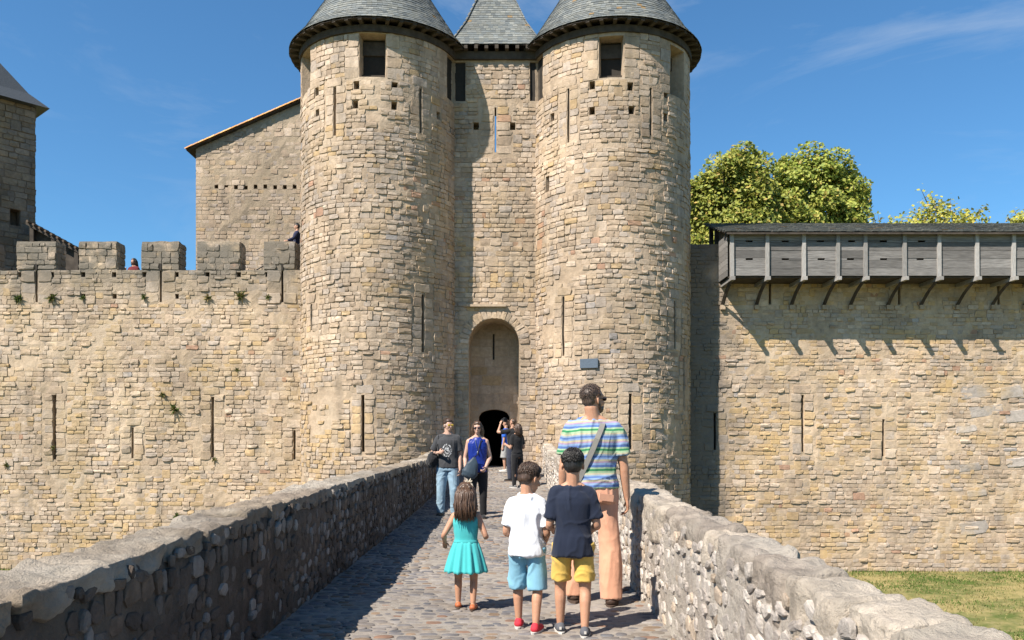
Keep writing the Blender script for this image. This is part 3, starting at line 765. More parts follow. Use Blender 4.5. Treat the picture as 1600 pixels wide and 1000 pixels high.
for x0, x1 in ((-1.6,-1.2),(0.82,1.1)):
    g = Geo(); g.box(((x0+x1)/2, YG+.1, (PZ(158,YG)+13.25)/2), ((x1-x0)/2-.005, .03, (13.25-PZ(158,YG))/2-.005)); build('shade_panel', g, M_DARK, gt)  # dark panels imitate the shade in the two side openings
g = Geo(); g.box((PX(758,YG), YG-0.05, PZ(478,YG)), (0.66, 0.075, 0.035)); build('ledge', g, M_MORTAR, gt)
g = Geo(); g.box((-0.25, YG+0.02, 13.42), (1.7, 0.12, 0.12)); build('wall_plate', g, M_WOODD, gt)
g0 = Geo(); g0.box((0,0,0), (0.055,0.2,0.06)); me = g0.mesh('rafter_foot'); me.materials.append(M_WOODD)
for k in range(8):
    o = bpy.data.objects.new('rafter_foot', me); COL.objects.link(o); o.parent = gt; o.location = (-1.25+k*0.32+0.05, -0.1, 13.6)
# hipped slate roof over the gate
EX, EZ, EY = (-1.75, 1.25), 13.66, YG-0.3
prof = [(1.0,0.0),(0.86,0.33),(0.62,1.1),(0.0,3.75)]
apex = A(PX(774,28), 28.0); corners = [A(EX[0],EY), A(EX[1],EY), A(EX[1],29.9), A(EX[0],29.9)]
g = Geo(); V = []
for s, h in prof:
    for c in corners: q = apex+(c-apex)*s; V.append((q[0],q[1],EZ+h-0.02))
Q = [[k*4+j, k*4+(j+1) % 4, (k+1)*4+(j+1) % 4, (k+1)*4+j] for k in range(3) for j in range(4)]
g.add(V, Q); rf = build('roof', g, M_WOODD, gt)
g = Geo(); r = random.Random(3)
for side in range(4):
    if side == 2: continue
    hs = [p[1] for p in prof]; ss = [p[0] for p in prof]; nrow = 38
    a_, b_ = corners[side], corners[(side+1) % 4]
    for i in range(nrow):
        h0 = 3.75*i/nrow; h1 = 3.75*(i+1.55)/nrow; s0 = float(np.interp(h0, hs, ss)); s1 = float(np.interp(h1, hs, ss))
        def pt(s, h, f): q = apex+(a_+(b_-a_)*f-apex)*s; return A(q[0], q[1], EZ+h)
        wd = np.linalg.norm(b_-a_)*s0; m = max(1, int(wd/0.15))
        for j in range(m+1):
            f = min(max((j+0.5*(i % 2))/m, 0), 1)
            lo, hi = pt(s0, h0, f), pt(s1, h1, f)
            if f in (0, 1) and False: continue
            T = A(*(b_-a_), 0); T /= np.linalg.norm(T); S = lo-hi; l = np.linalg.norm(S); S /= l; N = np.cross(T, -S); N = N if N[2] > 0 else -N
            slate(g, hi, T, S, N, 0.15, l*r.uniform(.93,1.05), slate_col(r, hi))
stuff(build('roof_slates', g, M_SLATE, rf))

# ------------------------------------------------------------------ curtain walls
def wall_stones(st, lay, yface, **kw):
    for (u, z, w, h) in lay:
        p = A(u, yface, z+0.015*math.sin(u*0.9+z))
        if random.random() < 0.025 or (noise1(p*A(.7,.7,1.0), 92) > .68 and random.random() < .75): continue
        c = stone_color(p, **kw)
        st.add(p, A(1,0,0), A(0,0,1), A(0,-1,0), w*0.99, h*random.uniform(.86,1.04), random.choice((random.uniform(0.002,0.012), random.uniform(0.008,0.037), random.uniform(0.008,0.037))) if random.random() < 0.94 else random.uniform(0.035,0.055), c)
random.seed(21)
YL = 27.0; ZW = PZ(422, YL); ZM = PZ(378, YL)
wl = thing('curtain_wall', 'crenellated stone curtain wall beside the gate tower, weeds growing on it', 'wall', (-14, YL, GZ))
ops = []; zones = []; blocks = []
def lm(u, z, d): return np.c_[u, YL-d, z]
X0, X1 = -24.0, -5.6
for (px, a, b, w) in ((85,617,718,0.12),(207,668,716,0.06),(332,620,715,0.075),(460,672,718,0.06)):
    u = PX(px, YL); z0, z1 = PZ(b, YL), PZ(a, YL); ops.append(slit(u, z0, z1, w)); bl, zn = dressed(u, z0, z1, 0.36); blocks += bl; zones.append(zn)
mer = [(-72,-10),(25,88),(122,183),(220,280),(307,375),(411,462)]
mer_slit = [57, 251, 441]
for px in mer_slit:
    u = PX(px, YL); z0, z1 = PZ(472,YL), PZ(412,YL); ops.append(slit(u, z0, ZW-0.02, 0.06)); zones.append((u-0.5,u+0.5,z0-.05,ZW))
    z = z0-.05
    for h in (0.36,0.34,0.4):
        hh = min(h, ZW-z)
        if hh > 0.05:
            blocks += [(u-0.27, z+hh/2, 0.44, hh), (u+0.27, z+hh/2, 0.44, hh)]; z += hh
for px in (32,81,130,178,226,276,324,373,418):
    u = PX(px, YL); z = PZ(429, YL); ops.append((u-.07,u+.07,z-.08,z+.08,0.3)); zones.append((u-.08,u+.08,z-.09,z+.09))
for px in (81,130,179,276):
    u = PX(px, YL); z = PZ(463, YL); ops.append((u-.07,u+.07,z-.08,z+.08,0.3)); zones.append((u-.08,u+.08,z-.09,z+.09))
g = Geo(); masonry_core(g, lm, X0, X1, GZ-.1, ZW, ops, 0.2, 0.02)
g.add([(X0,YL,ZW),(X1,YL,ZW),(X1,YL+.62,ZW),(X0,YL+.62,ZW),(X0,YL+.62,5.85),(X1,YL+.62,5.85),(X1,YL+2.3,5.85),(X0,YL+2.3,5.85),(X0,YL+2.3,GZ),(X1,YL+2.3,GZ)], [[0,1,2,3],[3,2,5,4],[4,5,6,7],[7,6,9,8]])
build('wall_core', g, M_MORTAR_L, wl)
st = Stones(); wall_stones(st, layout(X0, X1, GZ, ZW, zones, (0.105,0.175), (0.13,0.38)), YL, ochre=0.13, grey=0.10); wall_stones(st, blocks, YL, ochre=0.02)
for k, (a, b) in enumerate(mer):
    x0, x1 = PX(a, YL), PX(b, YL)
    P, Q = rounded_block(((x1-x0)/2-0.01, 0.30, (ZM-ZW)/2+0.03), 0.03, (8,4,6), 300+k, 0.02, 3)
    P += A((x0+x1)/2, YL+0.31, (ZM+ZW)/2); g = Geo(); g.add(P, Q); build('merlon', g, M_MORTAR_L, wl)
    wall_stones(st, layout(x0+.02, x1-.02, ZW+.02, ZM-.03, [(PX(s,YL)-.04, PX(s,YL)+.04, ZW, PZ(412,YL)) for s in mer_slit], (0.15,0.24), (0.2,0.45)), YL+0.004, ochre=0.01, grey=0.35)
    for (u, z, w, h) in layout(YL+0.03, YL+0.59, ZW+.02, ZM-.03, [], (0.15,0.26), (0.2,0.4)):
        st.add(A(x1-0.006, u, z), A(0,1,0), A(0,0,1), A(1,0,0), w*.97, h*.93, 0.02, stone_color(A(x1,u,z), 0.01, 0, 0.35))
    for s in mer_slit:
        if a < s < b or (k == 5 and s == 441):
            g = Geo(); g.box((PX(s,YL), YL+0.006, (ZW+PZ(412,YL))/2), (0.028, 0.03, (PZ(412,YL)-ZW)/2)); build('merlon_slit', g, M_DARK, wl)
st.finish(wl, 'stone', BLOCKS, M_STL_A, M_STL_O, vis=above_left)

random.seed(22)
YR = 26.5; ZR = 7.62
wr = thing('curtain_wall', 'sunlit stone curtain wall under the timber gallery', 'wall', (14, YR, GZ))
X0, X1 = 5.2, 24.0; ops = []; zones = []; blocks = []
for (px, a, b) in ((1254,617,706),(1380,655,713),(1117,645,703),(1203,443,476),(1405,440,476),(1560,440,476)):
    u = PX(px, YR); z0, z1 = PZ(b, YR), PZ(a, YR); ops.append(slit(u, z0, z1, 0.065)); bl, zn = dressed(u, z0, z1, 0.38); blocks += bl; zones.append(zn)
def rm(u, z, d): return np.c_[u, YR-d, z]
g = Geo(); masonry_core(g, rm, X0, X1, GZ-.1, ZR, ops, 0.2, 0.02)
g.add([(X0,YR,ZR),(X1,YR,ZR),(X1,YR+.7,ZR),(X0,YR+.7,ZR),(X0,YR+.7,GZ),(X1,YR+.7,GZ)], [[0,1,2,3],[3,2,5,4]])
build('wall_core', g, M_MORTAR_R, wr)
st = Stones(); wall_stones(st, layout(X0, X1, GZ, ZR, zones, (0.10,0.165), (0.13,0.36)), YR, ochre=0.17, grey=0.08, red=0.012); wall_stones(st, blocks, YR, ochre=0.02, grey=0.3)
for (px, py, w, h) in ((1525,612,1.0,.45),(1580,612,.7,.4),(1540,642,1.1,.35),(1590,650,.8,.4),(1510,670,.7,.25),(1515,730,.7,.25),(1525,770,.6,.22),(1520,825,.9,.4),(1590,722,.7,.3)):
    st.add(A(PX(px,YR),YR,PZ(py,YR)), A(1,0,.12), A(-.12,0,1), A(0,-1,0), w, h, random.uniform(.02,.04), np.array((0.385,0.35,0.30))*random.uniform(.85,1.1))
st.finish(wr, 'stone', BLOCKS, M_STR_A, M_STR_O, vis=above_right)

# ------------------------------------------------------------------ timber gallery on the right wall
random.seed(8)
hd = thing('timber_gallery', 'long weathered wooden gallery on brackets along the top of the wall', 'gallery', (7, YR, 6.3))
YH = 25.42; HX0, HX1 = PX(1139, YH), 22.5; HZ0, HZ1 = PZ(431, YH), PZ(366, YH)+0.02
posts = [PX(p, YH) for p in (1143,1198,1255,1308,1351,1412,1466,1525,1582)]
while posts[-1] < HX1: posts.append(posts[-1]+random.uniform(0.98,1.18))
rows = [0.20,0.21,0.045,0.2,0.22,0.045,0.18]; sc = (HZ1-HZ0)/sum(rows)
def plank(x0, x1, z0, z1):
    g = Geo(); d = random.uniform(-.008,.008); tl = random.uniform(-.004,.004)
    g.box(((x0+x1)/2, YH+d, (z0+z1)/2), ((x1-x0)/2, 0.016, (z1-z0)/2-0.004), np.array(Matrix.Rotation(tl, 3, 'Y')))
    build('plank', g, M_WOOD, hd)
for k in range(len(posts)-1):
    a, b = posts[k]+0.05, posts[k+1]-0.05; z = HZ0
    for h in rows:
        h *= sc
        if h < 0.08 and k < 6:
            c = (a+b)/2+random.uniform(-.03,.03); plank(a, c-0.11, z, z+h); plank(c+0.11, b, z, z+h)
        else: plank(a, b, z, z+h)
        z += h
for x in posts:
    g = Geo(); g.box((x, YH-0.03, (HZ0+HZ1)/2-0.02), (0.055, 0.055, (HZ1-HZ0)/2+0.05), np.array(Matrix.Rotation(random.uniform(-.012,.012),3,'Y'))); build('post', g, M_WOODV, hd)
# end wall, floor and joists
for i in range(7):
    z = HZ0+(HZ1-HZ0)*i/7; g = Geo(); g.box((HX0-0.03, (YH+YR)/2+.03, z+(HZ1-HZ0)/14), (0.016, (YR-YH)/2-.06, (HZ1-HZ0)/14-.004)); build('plank', g, M_WOOD, hd)
for i in range(5):
    y = YH+0.06+i*0.2; g = Geo(); g.box(((HX0+HX1)/2, y+.08, HZ0-0.03), ((HX1-HX0)/2, 0.095, 0.02)); build('floor_board', g, M_WOODD, hd)
for k, x in enumerate(posts):
    br = Geo(); br.box((x, (YH+YR)/2-0.08, HZ0-0.105), (0.055, (YR-YH)/2+0.14, 0.055)); b = build('bracket', br, M_WOODV, hd)
    g = Geo(); pts = [A(x, YR+0.02, HZ0-0.78), A(x, YR-0.18, HZ0-0.6), A(x, YR-0.45, HZ0-0.4), A(x, YR-0.72, HZ0-0.26), A(x, YH+0.1, HZ0-0.15)]
    g.tube(pts, 0.06, 4, ref=(1,0,0)); build('strut', g, M_WOODD, b)
    g = Geo(); g.box((x, YR-0.02, HZ0-0.8), (0.07, 0.1, 0.07)); build('corbel', g, M_MORTAR, b)
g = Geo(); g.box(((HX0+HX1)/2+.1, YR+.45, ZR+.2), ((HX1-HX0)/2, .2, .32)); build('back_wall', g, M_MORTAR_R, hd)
# roof
g = Geo(); RX0 = HX0-0.12; ya, yb = YH-0.22, 27.9; za, zb = HZ1-0.02, PZ(350, 27.9)
g.add([(RX0,ya,za),(HX1,ya,za),(HX1,yb,zb),(RX0,yb,zb),(RX0,ya,za-.05),(HX1,ya,za-.05),(HX1,yb,zb-.06),(RX0,yb,zb-.06)], [[0,1,2,3],[4,7,6,5],[0,4,5,1],[0,3,7,4],[1,5,6,2]])
rf = build('roof', g, M_WOODD, hd)
g = Geo(); r = random.Random(9); S = A(0, ya-yb, za-zb); ln = np.linalg.norm(S); S /= ln; N = A(0, S[2], -S[1]); N = N if N[2] > 0 else -N
nr = 20
for i in range(nr):
    hi = A(0,yb,zb+.012)+S*ln*(max(nr-1-i-.5, 0))/nr
    x = RX0+(i % 2)*0.1
    while x < HX1:
        w = r.uniform(.16,.24); slate(g, hi+A(x,0,0)+N*r.uniform(0,.01), A(1,0,0), S, N, w*.97, ln/nr*1.45, slate_col(r, hi+A(x,0,0))*A(0.85,0.8,0.75)); x += w
stuff(build('roof_slates', g, M_SLATE, rf))
for y in (25.6, 26.9, 27.6):
    g = Geo(); zt = za+(zb-za)*(y-ya)/(yb-ya)-.07; g.box((RX0+0.12, y, (ZR+zt)/2), (0.06,0.06,max((zt-ZR)/2, .03))); build('post', g, M_WOODD, hd)

# ------------------------------------------------------------------ house with tiled roof, square tower, wall-walk things
random.seed(14)
YHs = 36.0
hs = thing('stone_house', 'plain stone house with an orange tiled sloping roof behind the wall', 'house', (PX(400,YHs), YHs, GZ))
hx0, hx1 = PX(306,YHs), PX(520,YHs); zl, zr_ = PZ(232,YHs), PZ(139,YHs)
ops = []; zones = []
for i, px in enumerate(np.arange(338, 470, 15.3)):
    u = PX(px, YHs); z = PZ(292+random.uniform(-1,1), YHs); ops.append((u-.08,u+.08,z-.09,z+.09,.35)); zones.append((u-.09,u+.09,z-.1,z+.1))
def hm(u, z, d):
    top = zl+(zr_-zl)*(u-hx0)/(hx1-hx0); f = np.where(z > 12.9, 12.9+(z-12.9)*(top-12.9)/(zr_-12.9), z); return np.c_[u, YHs-d, f]
M_PLAS = stone_mat('house_render', 'rgb', (0.44,0.36,0.25), grain=20, bump=0.8, streak=0.25, patch=((0.40,0.32,0.22),0.7))
g = Geo(); masonry_core(g, hm, hx0, hx1, GZ, zr_, ops, 0.3, 0.02)
g.add([(hx0,YHs,GZ),(hx0,YHs,zl),(hx0,YHs+9,zl),(hx0,YHs+9,GZ)], [[0,1,2,3]]); g.add([(hx1,YHs,GZ),(hx1,YHs,zr_),(hx1,YHs+9,zr_),(hx1,YHs+9,GZ)], [[0,1,2,3]])
build('wall_core', g, M_PLAS, hs)
st = Stones()
for (u, z, w, h) in layout(hx0, hx1, 6.0, zr_, zones, (0.12,0.24), (0.16,0.42)):
    top = zl+(zr_-zl)*(u-hx0)/(hx1-hx0)
    if z > top-0.1 or (random.random() < (0.42 if z > PZ(292,YHs) else 0.22) and u > hx0+0.6): continue
    a = random.uniform(-.06,.06)
    st.add(A(u,YHs,z), A(math.cos(a),0,math.sin(a)), A(-math.sin(a),0,math.cos(a)), A(0,-1,0), w*.95, h*.9, random.uniform(.003,.016), stone_color(A(u,YHs,z), .04, .004, .2))
st.finish(hs, 'stone', BLOCKS, M_ST_A, M_ST_O, limit=300, vis=lambda px, py: (px < 466) & (py < 400))
M_TILE = attr_mat('clay_tile', 0.85, 0, 0.2, 0.3, 30)
g = Geo(); o_ = 0.35; dx = A(hx1-hx0+o_, 0, (zr_-zl)*(1+o_/(hx1-hx0))); p0 = A(hx0-o_, YHs-0.18, zl-(zr_-zl)*o_/(hx1-hx0)+.04)
g.add([p0, p0+dx, p0+dx+A(0,9.3,0), p0+A(0,9.3,0), p0-A(0,0,.03), p0+dx-A(0,0,.03), p0+dx+A(0,9.3,-.03), p0+A(0,9.3,-.03)], [[0,1,2,3],[4,7,6,5],[0,4,5,1],[0,3,7,4]])
rf = build('roof', g, M_WOODD, hs)
L_ = np.linalg.norm(dx); dxn = dx/L_; nn = A(-dxn[2],0,dxn[0]); r = random.Random(4)
for i in range(int(L_/0.26)):
    for jj in range(3):   # the tiles along the verge, one by one
        g = Geo(); c = p0+dxn*(i*0.26+.16)+A(0, 0.06+jj*0.2, 0)+nn*(0.03+.012*(jj == 0))
        th = np.linspace(0, math.pi, 6); V = []
        for s, rr in ((-.2,.11),(.17,.13)):
            for q in th: V.append(c+dxn*s+A(0,math.cos(q)*rr,0)+nn*math.sin(q)*rr*.75)
        g.add(V, [[k,k+1,6+k+1,6+k] for k in range(5)], col=np.array(r.choice([(0.52,0.27,0.09),(0.46,0.24,0.10),(0.55,0.33,0.13),(0.38,0.22,0.12)]))*r.uniform(.85,1.15))
        build('roof_tile', g, M_TILE, rf)

random.seed(15)
CX, CY, AN = -20.9, 31.0, math.radians(48)
sq = thing('square_tower', 'shaded square stone tower with dark slate roof beyond the crenellated wall', 'tower', (CX, CY, GZ))
Rz = np.array(Matrix.Rotation(AN, 3, 'Z')); hw = 2.6
corner_px = VPX+F_PX*(CX+ (Rz@A(hw,-hw,0))[0])/(CY+(Rz@A(hw,-hw,0))[1])
# place it so that its outermost corner stands at the photographed edge
sh = PX(55, CY+(Rz@A(hw,-hw,0))[1])-(CX+(Rz@A(hw,-hw,0))[0]); CX += sh; sq.location.x = CX; WL[sq.name][0] = CX
zt = PZ(164, 31.0)
st = Stones(); gg = Geo()
for (nl, tl) in ((A(0,-1,0), A(1,0,0)), (A(1,0,0), A(0,1,0))):
    N = Rz@nl; T = Rz@tl; c = A(CX,CY,0)+N*hw
    fm = lambda u, z, d, N=N, T=T, c=c: c+np.outer(u,T)+np.outer(d,N)+np.c_[0*z,0*z,z]
    ops = [] if not nl[1] else [(0.5,0.85,9.6,10.3,.5),(1.75,2.1,9.3,9.9,.5),(0.7,.9,12.5,12.75,.4),(0.7,.9,11.5,11.75,.4)]
    masonry_core(gg, fm, -hw, hw, GZ, zt, ops, 0.4, 0.014)
    for (u, z, w, h) in layout(-hw, hw, 4.0, zt, [o[:4] for o in ops], (0.17,0.28), (0.25,0.55)):
        st.add(c+T*u+A(0,0,z), T, A(0,0,1), N, w*.97, h*.94, random.uniform(.01,.045), stone_color(c+T*u+A(0,0,z), .02, 0, .5)*0.58)  # stone colour cut to paint in the shade of this face
build('wall_core', gg, stone_mat('shade_toned_mortar', 'rgb', (0.24,0.19,0.14), grain=18, bump=.7), sq)  # mortar darkened likewise for the tower's shaded face
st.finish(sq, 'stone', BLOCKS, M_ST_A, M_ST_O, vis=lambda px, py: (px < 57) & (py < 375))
g = Geo(); e = hw+.38; V = [A(CX,CY,zt-.05)+Rz@A(a*e,b*e,0) for a, b in ((-1,-1),(1,-1),(1,1),(-1,1))]
Vm = [A(CX,CY,zt+.5)+Rz@A(a*(e-.55),b*(e-.55),0) for a, b in ((-1,-1),(1,-1),(1,1),(-1,1))]
V = V+Vm+[A(CX,CY,zt+4.2)]
g.add(V, [[0,1,5,4],[1,2,6,5],[2,3,7,6],[3,0,4,7],[3,2,1,0]], [[4,5,8],[5,6,8],[6,7,8],[7,4,8]]); build('roof', g, plain_mat('dark_slate', (0.06,0.07,0.08), .6, 30, .35, .6, .02, 14), sq)

# lean-to roof on the wall-walk next to the square tower
g = Geo(); ya = 30.0; lt = thing('lean_to_roof', 'dark timber lean-to roof sloping down behind the first merlons', 'roof', (PX(80,ya), ya, 5.85))
pa, pb = A(PX(40,ya),ya,PZ(346,ya)), A(PX(124,ya),ya,PZ(392,ya)); b2 = A(0,1.6,0.0)
g.add([pa,pb,pb+b2,pa+b2,pa-A(0,0,.1),pb-A(0,0,.1),pb+b2-A(0,0,.1),pa+b2-A(0,0,.1)], [[0,1,2,3],[4,7,6,5],[0,4,5,1],[1,5,6,2]]); build('roof', g, M_WOODD, lt)
for i in range(9):
    q = pa+(pb-pa)*(i+.5)/9; gt_ = Geo(); gt_.tube([q+A(0,-.1,.05), q+A(0,.5,.05)], .045, 8, col=A(.10,.075,.055)); build('roof_tile', gt_, M_TILE, lt)
g = Geo(); g.add([pa-A(0,-.25,.08),pb-A(0,-.25,.08),A(pb[0],ya+.25,5.85),A(pa[0],ya+.25,5.85)], [[0,1,2,3]]); build('boarding', g, M_WOODD, lt)
for f in (0.1,0.5,0.93):
    q = pa+(pb-pa)*f; g = Geo(); g.box(((q[0]), ya+.1, (q[2]-.1+5.85)/2), (.07,.07,(q[2]-.1-5.85)/2)); build('post', g, M_WOODD, lt)
for z in (6.2,6.55,6.9):
    g = Geo(); g.box(((pa[0]+pb[0])/2, ya+.2, z), ((pb[0]-pa[0])/2, .03, .06)); build('rail', g, M_WOODD, lt)

# steps with iron railing on the wall-walk by the tower
sp = thing('stone_stair', 'short stone stair with thin iron railing behind the last merlon', 'stair', (PX(430,28.6), 28.6, 5.85))
sx0, sx1 = PX(375,28.6), PX(480,28.6); ns = 9
for i in range(ns):
    x = sx0+(sx1-sx0)*i/ns; zt_ = 5.85+(i+1)*0.165; g = Geo(); g.box(((x+sx1)/2, 28.6, zt_-.08), ((sx1-x)/2, .45, .08)); build('step', g, M_MORTAR, sp)
M_IRON = plain_mat('iron', (0.05,0.045,0.04), .6, 20, .2, 0, metal=.3)
for i in range(ns+1):
    x = sx0+(sx1-sx0)*(i+.4)/ns; z = 5.85+(i+1)*.165; g = Geo(); g.tube([A(x,28.2,z-.16),A(x,28.2,z+.85)], .012, 6); build('baluster', g, M_IRON, sp)
g = Geo(); g.tube([A(sx0,28.2,6.0+.75),A(sx1+.2,28.2,6.0+.75+.165*ns)], .022, 6); build('handrail', g, M_IRON, sp)

# ------------------------------------------------------------------ trees behind the right wall
M_LEAF = attr_mat('leaf', 0.55, 0.35, 0.3); M_BARK = plain_mat('bark', (0.20,0.16,0.11), .9, 6, .4, .6, .03, 12)
def tree(label, cx, cy, top, rx, rz, seed, nleaf, sparse=0.0, tint=(0,0,0)):
    r = np.random.default_rng(seed); t = thing('plane_tree', label, 'tree', (cx, cy, GZ), 'trees behind the wall')
    cz = top-rz; g = Geo()
    g.tube([A(cx,cy,GZ-.1),A(cx+.1,cy,GZ+2),A(cx-.1,cy+.1,cz-rz*.8),A(cx,cy,cz)], [.38,.3,.24,.12], 10)
    clumps = []
    for k in range(110):
        d = r.normal(0,1,3); d /= np.linalg.norm(d); q = r.uniform(.45,1.0)**.6
        sc = 1+.16*noise1(d*2.2, seed)
        clumps.append((A(cx,cy,cz)+d*A(rx,rx*.85,rz)*q*.88*sc, r.uniform(.5,.95)*min(rx,rz)*.37))
    for k in range(0, 60, 3):
        c = clumps[k][0]; s0 = A(cx,cy,cz-rz*r.uniform(.3,.8)); m = (s0+c)/2+r.normal(0,.2,3); g.tube([s0,m,c], [.09,.055,.02], 5)
    # thin twigs reaching out of the top
    tw = []
    for k in range(26):
        c = clumps[int(r.integers(75))][0]; d = c-A(cx,cy,cz); d = d/np.linalg.norm(d)+A(0,0,.6)+r.normal(0,.25,3); d /= np.linalg.norm(d); e = c+d*r.uniform(.6,1.15); g.tube([c,(c+e)/2+r.normal(0,.05,3),e], [.03,.02,.006], 4); tw.append((c,e))
    build('trunk', g, M_BARK, t)
    per = nleaf//110; P = []
    for c, rad in clumps:
        d = r.normal(0,1,(per,3)); d /= np.linalg.norm(d,axis=1,keepdims=True); P.append(c+d*rad*(r.uniform(0.25,1.0,(per,1))**.4)*A(1.15,1.15,.85))
    d = r.normal(0,1,(nleaf//4,3)); d /= np.linalg.norm(d,axis=1,keepdims=True); P.append(A(cx,cy,cz)+d*A(rx,rx*.85,rz)*r.uniform(.55,.9,(len(d),1)))
    for c, e in tw:
        f = r.uniform(.3,1.05,(16,1)); P.append(c+(e-c)*f+r.normal(0,.11,(16,3)))
    P = np.concatenate(P); n = len(P)
    if sparse: P = P[r.random(n) > sparse]; n = len(P)
    out = P-A(cx,cy,cz); out /= np.linalg.norm(out,axis=1,keepdims=True)
    N = out*.6+r.normal(0,.6,(n,3))+A(-.2,-.25,.45); N /= np.linalg.norm(N,axis=1,keepdims=True)
    a = np.cross(N, r.normal(0,1,(n,3))); a /= np.linalg.norm(a,axis=1,keepdims=True); b = np.cross(N,a)
    s = r.uniform(.045,.108,(n,1))
    V = np.stack([P-a*s*1.1, P+b*s*.85+N*s*.15, P+a*s*1.15, P-b*s*.85+N*s*.15],1).reshape(-1,3)
    pal = np.array([(0.20,0.20,0.035),(0.26,0.25,0.05),(0.15,0.17,0.03),(0.33,0.28,0.06),(0.33,0.22,0.06),(0.11,0.13,0.03)])+A(*tint)
    pr = np.array([.3,.28,.2,.12,.04,.06]); C = A(1.18,1.3,1.3)*pal[r.choice(6,n,p=pr)]*r.uniform(.8,1.25,(n,1))
    C = np.clip(C,.01,.8)
    g = Geo(); g.add(V, np.arange(n*4).reshape(-1,4), col=np.repeat(C,4,0)); build('crown', g, M_LEAF, t)
tree('dense yellow-green tree right behind the gallery roof, beside the round tower', PX(1145,38), 38, PZ(236,38), 2.45, 3.3, 61, 42000)
tree('fullest yellow-green tree with a bright rounded crown, second from the tower', PX(1265,39), 39, PZ(226,39), 2.35, 3.3, 62, 42000, 0, (.0,.01,0))
tree('thin-topped yellowing tree showing just its tip above the gallery roof', PX(1465,40), 40, PZ(312,40), 2.3, 2.3, 63, 7000, .2, (.04,.02,.0))
tree('yellow tree cut by the picture edge above the gallery roof', PX(1625,40), 40, PZ(316,40), 1.9, 2.3, 64, 6500, .1, (.05,.03,.0))
tree('sparse low tree peeping over the gallery roof between larger crowns', PX(1392,42), 42, PZ(338,42), 1.5, 1.8, 65, 3000, .2, (.03,.02,.0))

# ------------------------------------------------------------------ weeds on the left wall
M_WEED = attr_mat('weed', .7, .3, .2)
def weed(px, py, size, label, dry=0.0, seed=0, d=YL):
    r = np.random.default_rng(seed+900); p = A(PX(px,d), d-.03, PZ(py,d)); g = Geo()
    for k in range(46):
        dr = r.normal(0,.7,3)+A(0,-1.0,.25); dr /= np.linalg.norm(dr); ln = size*r.uniform(.35,1.0); e = p+dr*ln*A(1,.55,1)+A(0,0,-ln*.25*r.random())
        s = np.cross(dr, r.normal(0,1,3)); s /= np.linalg.norm(s); w = size*.085
        c = A(.07,.10,.025) if r.random() > dry else A(.22,.17,.07)
        g.add([p+r.normal(0,.02,3), (p+e)/2+s*w, e, (p+e)/2-s*w], [[0,1,2,3]], col=c*r.uniform(.7,1.4))
    tag(build('wall_weed', g, M_WEED, origin=p), label, 'weed', 'weeds growing on the crenellated wall')
weed(30,467,.30,'bright green weed hanging below the leftmost merlon slit',0,1)
weed(82,466,.30,'olive weed tuft just past the slit of the leftmost full merlon',.3,2)
weed(129,466,.18,'small green weed under the second merlon',.1,3)
weed(226,465,.22,'olive weed tuft next to the tall slit of the third merlon',.3,4)
weed(326,466,.26,'dry brownish weed under the fourth merlon',.7,5)
weed(377,463,.36,'widest weed tuft, half dry, below the gap by the last merlon',.5,6)
weed(419,464,.18,'small drooping weed nearest the merlon slit by the tower',.4,7)
weed(255,617,.22,'upper dark weed of the cluster halfway down the wall',.3,8)
weed(274,640,.34,'larger dark green weed in the cluster halfway down the wall',.2,9)
weed(371,578,.16,'lone small weed high between the cluster and the tower',.2,10)
weed(335,718,.17,'dark weed at the foot of the middle arrow slit',.4,11)
weed(277,806,.22,'green weed low on the wall just above the parapet',.1,12)
weed(10,726,.18,'dark weed low at the far end of the wall',.3,13)
weed(84,700,.16,'dark weed inside the broken wide arrow slit',.3,14)

# ------------------------------------------------------------------ grass in the ditch
M_GRASS = attr_mat('grass_blade', .8, .25, .1)
r = np.random.default_rng(5); n = 52000
X = r.uniform(2.5,17,n); Y = r.uniform(13,26.45,n); m = (X < 5.5) & (Y > 23); X, Y = X[~m], Y[~m]
X2 = r.uniform(-17.5,-14.5,3500); Y2 = r.uniform(22,26.9,3500); X = np.r_[X,X2]; Y = np.r_[Y,Y2]; n = len(X)
gn = fbm(np.c_[X*.7,Y*.8,X*0], 33, 3); edge = np.exp(-np.minimum(np.abs(YR-Y),np.abs(YL-Y))*2.2)
keep = (gn+edge*1.2+r.normal(0,.45,n)) > -.35; X, Y, gn, edge = X[keep], Y[keep], gn[keep], edge[keep]; n = len(X)
h = r.uniform(.03,.075,n)*(1+1.6*edge*r.random(n)); a = r.uniform(0,math.pi,n); w = r.uniform(.008,.016,n); P = np.c_[X,Y,np.full(n,GZ)]
dv = np.c_[np.cos(a),np.sin(a),0*a]*w[:,None]; tip = P+np.c_[r.normal(0,.03,n),r.normal(0,.03,n),h]
C = np.where((gn+r.normal(0,.35,n) > -.05)[:,None], A(.075,.125,.026), A(.24,.21,.09))*r.uniform(.7,1.3,(n,1))
g = Geo(); g.add(np.stack([P-dv,P+dv,tip],1).reshape(-1,3), T=np.arange(n*3).reshape(-1,3), col=np.repeat(C,3,0))
tag(stuff(build('grass', g, M_GRASS)), 'short patchy grass on the floor of the dry ditch', 'grass')

